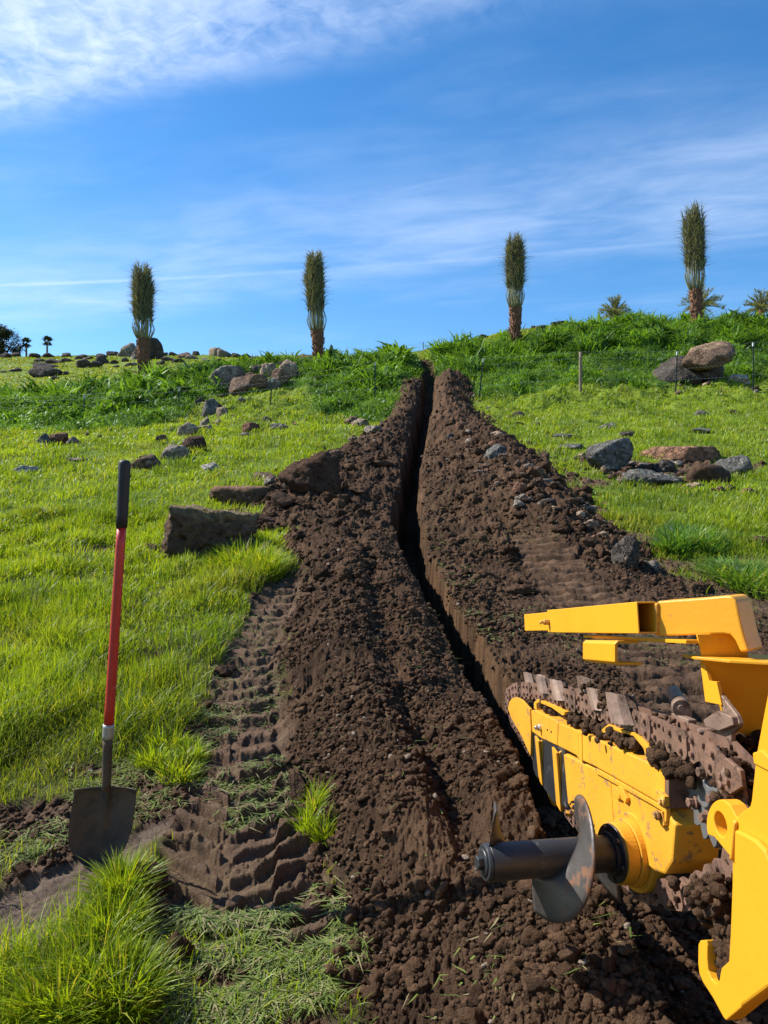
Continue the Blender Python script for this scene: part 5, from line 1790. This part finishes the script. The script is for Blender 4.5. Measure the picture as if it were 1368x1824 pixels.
# near links stacked in front of the sprocket
bm = bmesh.new()
pn_ = side(.735)
prism(bm, [pn_.at(*p) for p in ((1275, 1362), (1292, 1350), (1318, 1372), (1322, 1402), (1300, 1415), (1274, 1392))], NS * .009)
for p in ((1285, 1382), (1297, 1392), (1287, 1400)):
    q0 = pn_.at(*p); cylb(bm, q0 + NS * .004, q0 - NS * .007, .007, seg=10)
finish(bm, 'master_link', RUST, chain, .0012, 1)
bm = bmesh.new()
cylb(bm, P(1316, 1372, 1.42), P(1352, 1374, 1.42), .014, seg=18)
finish(bm, 'cross_pin', RUST, chain, .0012, 1)
# sprocket
bm = bmesh.new()
sc_ = side(.775).at(1262, 1412)
ring = []
tdir = Vector((KS, 1, 0)).normalized(); zdir = Vector((0, 0, 1))
NT = 16
pts = []
for i in range(NT * 4):
    th = 2 * math.pi * i / (NT * 4)
    rr_ = [.088, .101, .107, .097][i % 4]
    pts.append(sc_ + tdir * math.cos(th) * rr_ + zdir * math.sin(th) * rr_)
prism(bm, pts, NS * .012)
cylb(bm, sc_ - NS * .006, sc_ + NS * .002, .060, .064, seg=32)
cylb(bm, sc_ - NS * .014, sc_ - NS * .005, .028, .034, seg=24)
finish(bm, 'sprocket', GREYM, mroot, .001, 1)
bolts('sprocket_bolt', [sc_ + tdir * math.cos(a_) * .047 + zdir * math.sin(a_) * .047 - NS * .012 for a_ in (.5, 1.75, 3.0, 4.3, 5.5)], NS, .010, .016, RUST, mroot)

# --- auger
AX0, AX1 = P(869, 1536, 1.665), side(.732).at(1126, 1517)
ad = (AX1 - AX0).normalized()
AR = .0415
bm = bmesh.new()
cylb(bm, AX0, AX1, AR, seg=48)
tubeo = finish(bm, 'auger_tube', BLK, mroot, .002, 2, smooth=False)
for p_ in tubeo.data.polygons: p_.use_smooth = True
bm = bmesh.new()
cylb(bm, AX0 - ad * .010, AX0 - ad * .001, AR * .95, AR * 1.02, seg=40); cylb(bm, AX0 - ad * .014, AX0 - ad * .009, AR * .72, seg=32)
cylb(bm, AX0 - ad * .028, AX0 - ad * .013, .016, seg=6)
finish(bm, 'end_bolt', BLK, tubeo, .0015, 1)
upv = Vector((0, 0, 1)); bk = ad.cross(upv)      # bk points ... fixed below
if bk.y < 0: bk = -bk                            # away from the camera


def flight(s0, s1, a0, a1, rout, name='auger_flight', taper=True):
    """helical blade; angle 0 = up, +90 deg = towards the camera, 180 = down"""
    na, nr2 = 64, 9
    V0, V1 = [], []
    for i in range(na):
        t_ = i / (na - 1)
        a_ = a0 + (a1 - a0) * t_
        c_ = AX0 + ad * (s0 + (s1 - s0) * t_)
        e_ = upv * math.cos(a_) - bk * math.sin(a_)
        for j in range(nr2):
            q_ = j / (nr2 - 1)
            r_ = AR * .96 + (rout - AR) * q_
            dish = ad * (.010 * q_ * q_)
            V0.append(c_ + e_ * r_ + dish); V1.append(c_ + e_ * r_ + dish + ad * (.009 - .004 * q_))
    V = np.array([v[:] for v in V0 + V1])
    ii = np.arange(na * nr2).reshape(na, nr2)
    qf = np.stack([ii[:-1, :-1], ii[:-1, 1:], ii[1:, 1:], ii[1:, :-1]], -1).reshape(-1, 4)
    rim = np.concatenate([ii[0, :], ii[1:, -1], ii[-1, -2::-1], ii[-2:0:-1, 0]]); rim2 = np.roll(rim, -1)
    qr = np.stack([rim, rim + na * nr2, rim2 + na * nr2, rim2], 1)
    a = Acc(); a.add(V, np.concatenate([qf, qf[:, ::-1] + na * nr2, qr]))
    return a.obj(name, BLADEM, tubeo)


flight(.115, .345, R(188), R(-172), .138)
flight(.000, .055, R(10), R(-62), .132)
# hub
bm = bmesh.new()
H0 = AX1
cylb(bm, H0 - ad * .052, H0 - ad * .022, .070, .072, seg=48)
cylb(bm, H0 - ad * .021, H0 - ad * .002, .076, .078, seg=48)
hub = finish(bm, 'auger_hub', YEL2, mroot, .002, 2)
bm = bmesh.new()
cylb(bm, H0 - ad * .001, H0 + ad * .03, .090, .092, seg=48)
finish(bm, 'hub_collar', YEL2, hub, .002, 2)
bm = bmesh.new()
cylb(bm, H0 - ad * .058, H0 - ad * .0525, .067, seg=48); cylb(bm, H0 - ad * .068, H0 - ad * .0575, .05, seg=40)
for a_ in range(6):
    th = a_ * math.pi / 3 + .4
    c_ = H0 - ad * .058 + (upv * math.cos(th) + bk * math.sin(th)) * .058
    cylb(bm, c_ - ad * .007, c_, .006, seg=6)
finish(bm, 'hub_flange', BLK, hub, .001, 1)

# --- hitch bar: hollow square tube pointing up the slope, with a smaller tube sliding in it
def hollow(name, p_near, p_far, w, h, t, mat, parent):
    """square tube, open at the near end"""
    bm = bmesh.new()
    d = (p_far - p_near).normalized()
    rt = Vector((d.y, -d.x, 0)).normalized(); up = rt.cross(d)
    loops = []
    for (c, ww, hh) in ((p_far, w, h), (p_near, w, h), (p_near, w - 2 * t, h - 2 * t), (p_near + d * .25, w - 2 * t, h - 2 * t)):
        loops.append([bm.verts.new(c + rt * (ww / 2) * sx + up * (hh / 2) * sy) for (sx, sy) in ((-1, -1), (1, -1), (1, 1), (-1, 1))])
    bm.faces.new(loops[0])
    for a_, b_ in zip(loops[:-1], loops[1:]):
        for i in range(4):
            bm.faces.new((a_[i], a_[(i + 1) % 4], b_[(i + 1) % 4], b_[i]))
    bm.faces.new(loops[3][::-1])
    return finish(bm, name, mat, parent, .005, 3), rt, up, d


TW = .045
pn0 = (P(1135, 1073, 1.62) + P(1135, 1127, 1.62)) / 2 + Vector((TW / 2, 0, 0))
pf0 = (P(975, 1087, 2.33) + P(975, 1126, 2.33)) / 2 + Vector((TW / 2, 0, 0))
hb, hrt, hup, hd = hollow('hitch_tube', pn0, pf0, TW, .072, .004, YEL, mroot)
pf1 = (P(932, 1094, 2.62) + P(932, 1124, 2.62)) / 2 + Vector((TW / 2, 0, 0))
hollow('inner_tube', pf0 - (pf1 - pf0) * .1, pf1, TW - .008, .060, .004, YEL, hb)
bm = bmesh.new()
q0 = P(978, 1108, 2.31); cylb(bm, q0, q0 - hrt * .018, .010, seg=6); cylb(bm, q0 - hrt * .014, q0 - hrt * .03, .005, seg=10)
finish(bm, 'set_bolt', BOLTM, hb, .001, 1)
bm = bmesh.new()
for (u, v, D_) in ((962, 1110, 2.42), (968, 1107, 2.4)):
    q0 = P(u, v, D_); cylb(bm, q0 + hrt * .003, q0 - hrt * .001, .004, seg=10)
finish(bm, 'pin_hole_disc', BLK, hb, 0)  # black discs on the tube imitate the shaded inside of pin holes
# second beam running on towards the camera, turning down at its end
pb = Plane(P(1172, 1100, 1.62), (P(1310, 1100, 1.47) - P(1172, 1100, 1.62)).normalized().cross(Vector((0, 0, 1))))
if pb.n.x < 0: pb.n = -pb.n
beam = plate('carrier_beam', pb, [(1170, 1071), (1240, 1066), (1294, 1061), (1303, 1062), (1311, 1071), (1319, 1111), (1325, 1135), (1333, 1160), (1319, 1162), (1309, 1141), (1301, 1131), (1288, 1129), (1243, 1131), (1170, 1134)], .06, YEL, mroot, .004)
# bolted plate and U bracket under the tube
pt0, pt1 = P(1039, 1131, 2.02), P(1222, 1140, 1.52)
bm = bmesh.new()
prism(bm, [pt0, pt1, pt1 + Vector((.075, .0, 0)), pt0 + Vector((.085, .0, 0))], Vector((0, 0, -.008)))
mp = finish(bm, 'mounting_plate', YEL, hb, .001)
for u, v in ((1060, 1124), (1078, 1125.5), (1090, 1125), (1104, 1126)):
    q0 = P(u, v + 4, 2.02 - (u - 1039) / 183 * .5) + Vector((.012, 0, 0))
    bm = bmesh.new(); cylb(bm, q0 - Vector((0, 0, .002)), q0 + Vector((0, 0, .009)), .0085, seg=6); finish(bm, 'bolt', RUST, mp, .0008, 1)
# U bracket: bent strip, open to the right
sU = side(P(1037, 1136, 1.98).x + .07 * 1.98)
bm = bmesh.new()
outer = [(0, 0), (-.0, -.050)]
pA, pB = P(1038, 1140, 1.96), P(1095, 1141, 1.74)
dv = (pB - pA); 
w_ = .058; h_ = .060; th_ = .007
prof = [(w_, 0), (.008, 0), (0, -.008), (0, -h_ + .008), (.008, -h_), (w_ * 1.15, -h_), (w_ * 1.15, -h_ + th_), (.011, -h_ + th_), (th_, -h_ + .012), (th_, -.012), (.011, -th_), (w_, -th_)]
prism(bm, [pB + Vector((a_, 0, b_)) for a_, b_ in prof], Vector((dv.x * -1, -dv.y, -dv.z)))
finish(bm, 'hook_bracket', YEL, mp, .0015)

# --- loader frame at the right
led = bmesh.new()
prism(led, [P(1215, 1165, 1.66), P(1260, 1163, 1.62), P(1420, 1168, 1.50), P(1420, 1182, 1.36), P(1300, 1176, 1.44), P(1240, 1170, 1.50)], Vector((0, 0, -.006)))
frame = finish(led, 'ledge_plate', YEL, mroot, .001)
pbk = Plane(P(1300, 1200, 1.53), Vector((.03, 1, 0)))
plate('back_panel', pbk, [(1250, 1174), (1440, 1184), (1440, 1420), (1330, 1380), (1318, 1345), (1300, 1320), (1284, 1256), (1276, 1215), (1262, 1213)], .010, YEL, mroot, .001)
pss = side(.796)
plate('panel_edge', pss, [(1246, 1172), (1252, 1172), (1263, 1213), (1276, 1214), (1285, 1256), (1256, 1250)], .008, YEL, mroot, .001)
pgus = Plane(P(1270, 1150, 1.515), Vector((.03, 1, 0)))
plate('gusset', pgus, [(1242, 1130), (1320, 1128), (1334, 1170), (1252, 1172)], .008, YEL, mroot, .001)
plate('gusset_edge', side(.789), [(1240, 1131), (1247, 1131), (1257, 1172), (1249, 1172)], .006, YEL, mroot, .001)
SF = side(.6935)
arc = [(1283 + 25.5 * math.cos(a_) * .98, 1468 - 44 * math.sin(a_)) for a_ in np.linspace(R(75), R(205), 12)]
body = [(1440, 900), (1440, 1700), (1368, 1758), (1330, 1787), (1300, 1812), (1293, 1818), (1288, 1812), (1271, 1780), (1252, 1750), (1245, 1733), (1243, 1715), (1243.5, 1682), (1247, 1675), (1258, 1674), (1260, 1684), (1259.6, 1710), (1261, 1729), (1267, 1744), (1275, 1752), (1281, 1746), (1283, 1733), (1285, 1724), (1298, 1712), (1301, 1660), (1304, 1580), (1304.5, 1531)] \
    + [(1290, 1513), (1272, 1491)] + arc[::-1] + [(1300, 1434), (1312, 1456), (1322, 1446), (1336, 1436), (1338.5, 1425), (1347, 1345), (1357, 1290), (1368, 1232), (1392, 1120), (1410, 900)]
bm = bmesh.new()
pts = [SF.at(u, v) for (u, v) in body]
prism(bm, pts, NS * .030)
bmesh.ops.recalc_face_normals(bm, faces=bm.faces)
me = bpy.data.meshes.new('frame_plate'); bm.to_mesh(me); bm.free()
fp = link('frame_plate', me, YEL, mroot, False)
# bore through the lug
hc = SF.at(1283, 1468)
cb = bmesh.new(); cylb(cb, hc - NS * .1, hc + NS * .1, .021, seg=40)
cme = bpy.data.meshes.new('cut'); cb.to_mesh(cme); cb.free()
cutter = bpy.data.objects.new('bore_cut', cme); COL.objects.link(cutter)
md = fp.modifiers.new('bore', 'BOOLEAN'); md.operation = 'DIFFERENCE'; md.object = cutter; md.solver = 'EXACT'
bv = fp.modifiers.new('bev', 'BEVEL'); bv.width = .0022; bv.segments = 2; bv.limit_method = 'ANGLE'; bv.angle_limit = R(30)
dg = bpy.context.evaluated_depsgraph_get()
nm = bpy.data.meshes.new_from_object(fp.evaluated_get(dg))
fp.modifiers.clear(); fp.data = nm
bpy.data.objects.remove(cutter)
plate('cover_plate', side(.6935 - .013), [(1308, 1478), (1322, 1484), (1345, 1497), (1362, 1515), (1375, 1545), (1440, 1700), (1440, 1730), (1368, 1758), (1318, 1795), (1303, 1700), (1306, 1560)], .012, YEL, fp, .004)
# second side plate and cross members so the frame has depth
bm = bmesh.new()
prism(bm, [SF.at(u, v) + NS * .24 for (u, v) in [(1440, 900), (1440, 1700), (1368, 1758), (1310, 1800), (1298, 1712), (1304, 1560), (1322, 1446), (1368, 1232), (1410, 900)]], NS * .02)
boxb(bm, SF.at(1400, 1560) + NS * .13, NS * .115, Vector((0, .04, 0)), Vector((0, 0, .05)))
finish(bm, 'far_side_plate', YEL, mroot, .002)
bm = bmesh.new()
prism(bm, [side(.69).at(*p) for p in ((1340, 1341), (1356, 1336), (1372, 1352), (1372, 1376), (1342, 1360))], NS * .05)
finish(bm, 'stop_block', YEL, mroot, .002)

# soil caked on the machine
def caked(name, spots, parent):
    vs, fs, cs, off = [], [], [], 0
    V0, F0 = ico(2)
    for (p, spread, n, s0, s1) in spots:
        for k in range(n):
            c_ = np.array(p[:]) + rng.normal(0, 1, 3) * np.array(spread)
            s_ = rng.uniform(s0, s1)
            v_ = lumpy(V0, int(rng.integers(0, 50)), .45, 1.9) * s_ * rng.uniform(.7, 1.2, 3) + c_
            vs.append(v_); fs.append(F0 + off); off += len(v_)
            cs.append(np.repeat(lerp3(dark[None], warm, rng.uniform(.1, .9, 1)), len(v_), 0))
    me = np_mesh(name, np.concatenate(vs), [np.concatenate(fs)], np.concatenate(cs))
    o = link(name, me, SOIL, parent)
    o['kind'] = 'stuff'
    return o


def bs_(u, v, off=.03): return side(.732).at(u, v) + NS * off


spots = [(side(.6935).at(1276, 1706) + NS * .02, (.004, .02, .018), 120, .006, .013), (side(.6935).at(1282, 1728) + NS * .02, (.004, .008, .010), 60, .005, .010), (side(.73).at(1030, 1448), (.005, .05, .008), 60, .003, .008), (bs_(963, 1262), (.008, .04, .006), 60, .006, .014)]
for (u, v) in ((1010, 1277), (1025, 1284), (1040, 1290), (1052, 1294), (1064, 1300), (1080, 1306), (1092, 1310), (1104, 1316)):
    spots.append((bs_(u, v + 4), (.014, .03, .008), 42, .006, .015))
for (u, v) in ((1160, 1340), (1170, 1348), (1180, 1354), (1192, 1362), (1205, 1366)):
    spots.append((bs_(u, v + 4), (.014, .02, .010), 42, .006, .016))
spots += [(P(1044, 1230, 2.15) + NS * .03, (.02, .03, .010), 60, .005, .012), (P(1084, 1248, 2.0), (.015, .03, .010), 60, .005, .012),
          (P(1322, 1412, 1.36), (.02, .02, .014), 110, .006, .014), (P(1335, 1395, 1.38), (.02, .02, .014), 80, .006, .014), (P(1300, 1350, 1.45), (.010, .012, .014), 60, .005, .011),
          (P(1330, 1330, 1.5), (.02, .02, .014), 60, .006, .014), (P(1272, 1600, 1.36), (.02, .03, .02), 90, .006, .016)]
for k in range(0, NL):
    m_, t_, up = frames[k]
    if m_.z > -.1 + EYE - .95 and rng.uniform() < .6:
        spots.append((m_ + up * .02 + NS * .02, (.014, .03, .006), int(rng.integers(4, 22)), .003, .009))
caked('caked_soil', spots, mroot)

#==PART4==

# unseen engine body, added to block sky light from the back panel
bm = bmesh.new()
boxb(bm, (1.24, .17, .86), (.58, 0, 0), (0, .86, 0), (0, 0, .62))
body_ = finish(bm, 'engine_sky_block', YEL, mroot, .03, 4)
bm = bmesh.new()
boxb(bm, (1.28, .12, 1.50), (.40, 0, 0), (0, .55, 0), (0, 0, .05))
finish(bm, 'top_panel', BLK, body_, .015, 3)
for yy in (-.5, .62):
    for xx in (.88, 1.68):
        bm = bmesh.new()
        gq = .30
        cylb(bm, (xx - .12, yy, gq + .02), (xx + .12, yy, gq + .02), .30, seg=48)
        tyre = finish(bm, 'tyre', RUB, mroot, .03, 3)
        bm = bmesh.new(); cylb(bm, (xx - .125, yy, gq + .02), (xx + .125, yy, gq + .02), .15, seg=32)
        finish(bm, 'rim', YEL, tyre, .01, 2)

# hydraulic hose looping behind the bar, and weld beads
bm = bmesh.new()
hp = [Vector(p) for p in ((.80, 1.50, .80), (.79, 1.56, .88), (.80, 1.50, .98), (.86, 1.38, 1.02), (.95, 1.2, 1.0))]
from mathutils import geometry
pts = []
for i in range(len(hp) - 1):
    a_, b_ = hp[i], hp[i + 1]
    t0 = (hp[i + 1] - hp[max(i - 1, 0)]) * .25; t1 = (hp[min(i + 2, len(hp) - 1)] - hp[i]) * .25
    pts += list(geometry.interpolate_bezier(a_, a_ + t0, b_ - t1, b_, 10))
v_, qq, tt = tube([p[:] for p in pts[::1] if True][0:len(pts)], [.011] * len(pts), 12) if False else tube([tuple(p) for i, p in enumerate(pts) if i % 10 != 9 or i == len(pts) - 1], [.011] * len([1 for i in range(len(pts)) if i % 10 != 9 or i == len(pts) - 1]), 12)
bm.free()
a = Acc(); a.add(v_, qq, tt); a.obj('hydraulic_hose', RUB, mroot)


def weld(name, p0, p1, parent, r=.0035):
    p0, p1 = Vector(p0), Vector(p1)
    n_ = max(6, int((p1 - p0).length / .004))
    pts_ = [tuple(p0 + (p1 - p0) * (i / (n_ - 1))) for i in range(n_)]
    v_, qq, tt = tube(pts_, [r * (1 + .25 * (i % 2)) for i in range(n_)], 8)
    a = Acc(); a.add(v_, qq, tt)
    a.obj(name, YEL2, parent)


weld('weld_bead', S0.at(1031.5, 1303), S0.at(1031.5, 1351), boom)
weld('weld_bead', pb.at(1171, 1074) - pb.n * .001, pb.at(1171, 1131) - pb.n * .001, beam, .004)
weld('weld_bead', SF.at(1313, 1462) - NS * .002, SF.at(1306, 1530) - NS * .002, fp, .004)
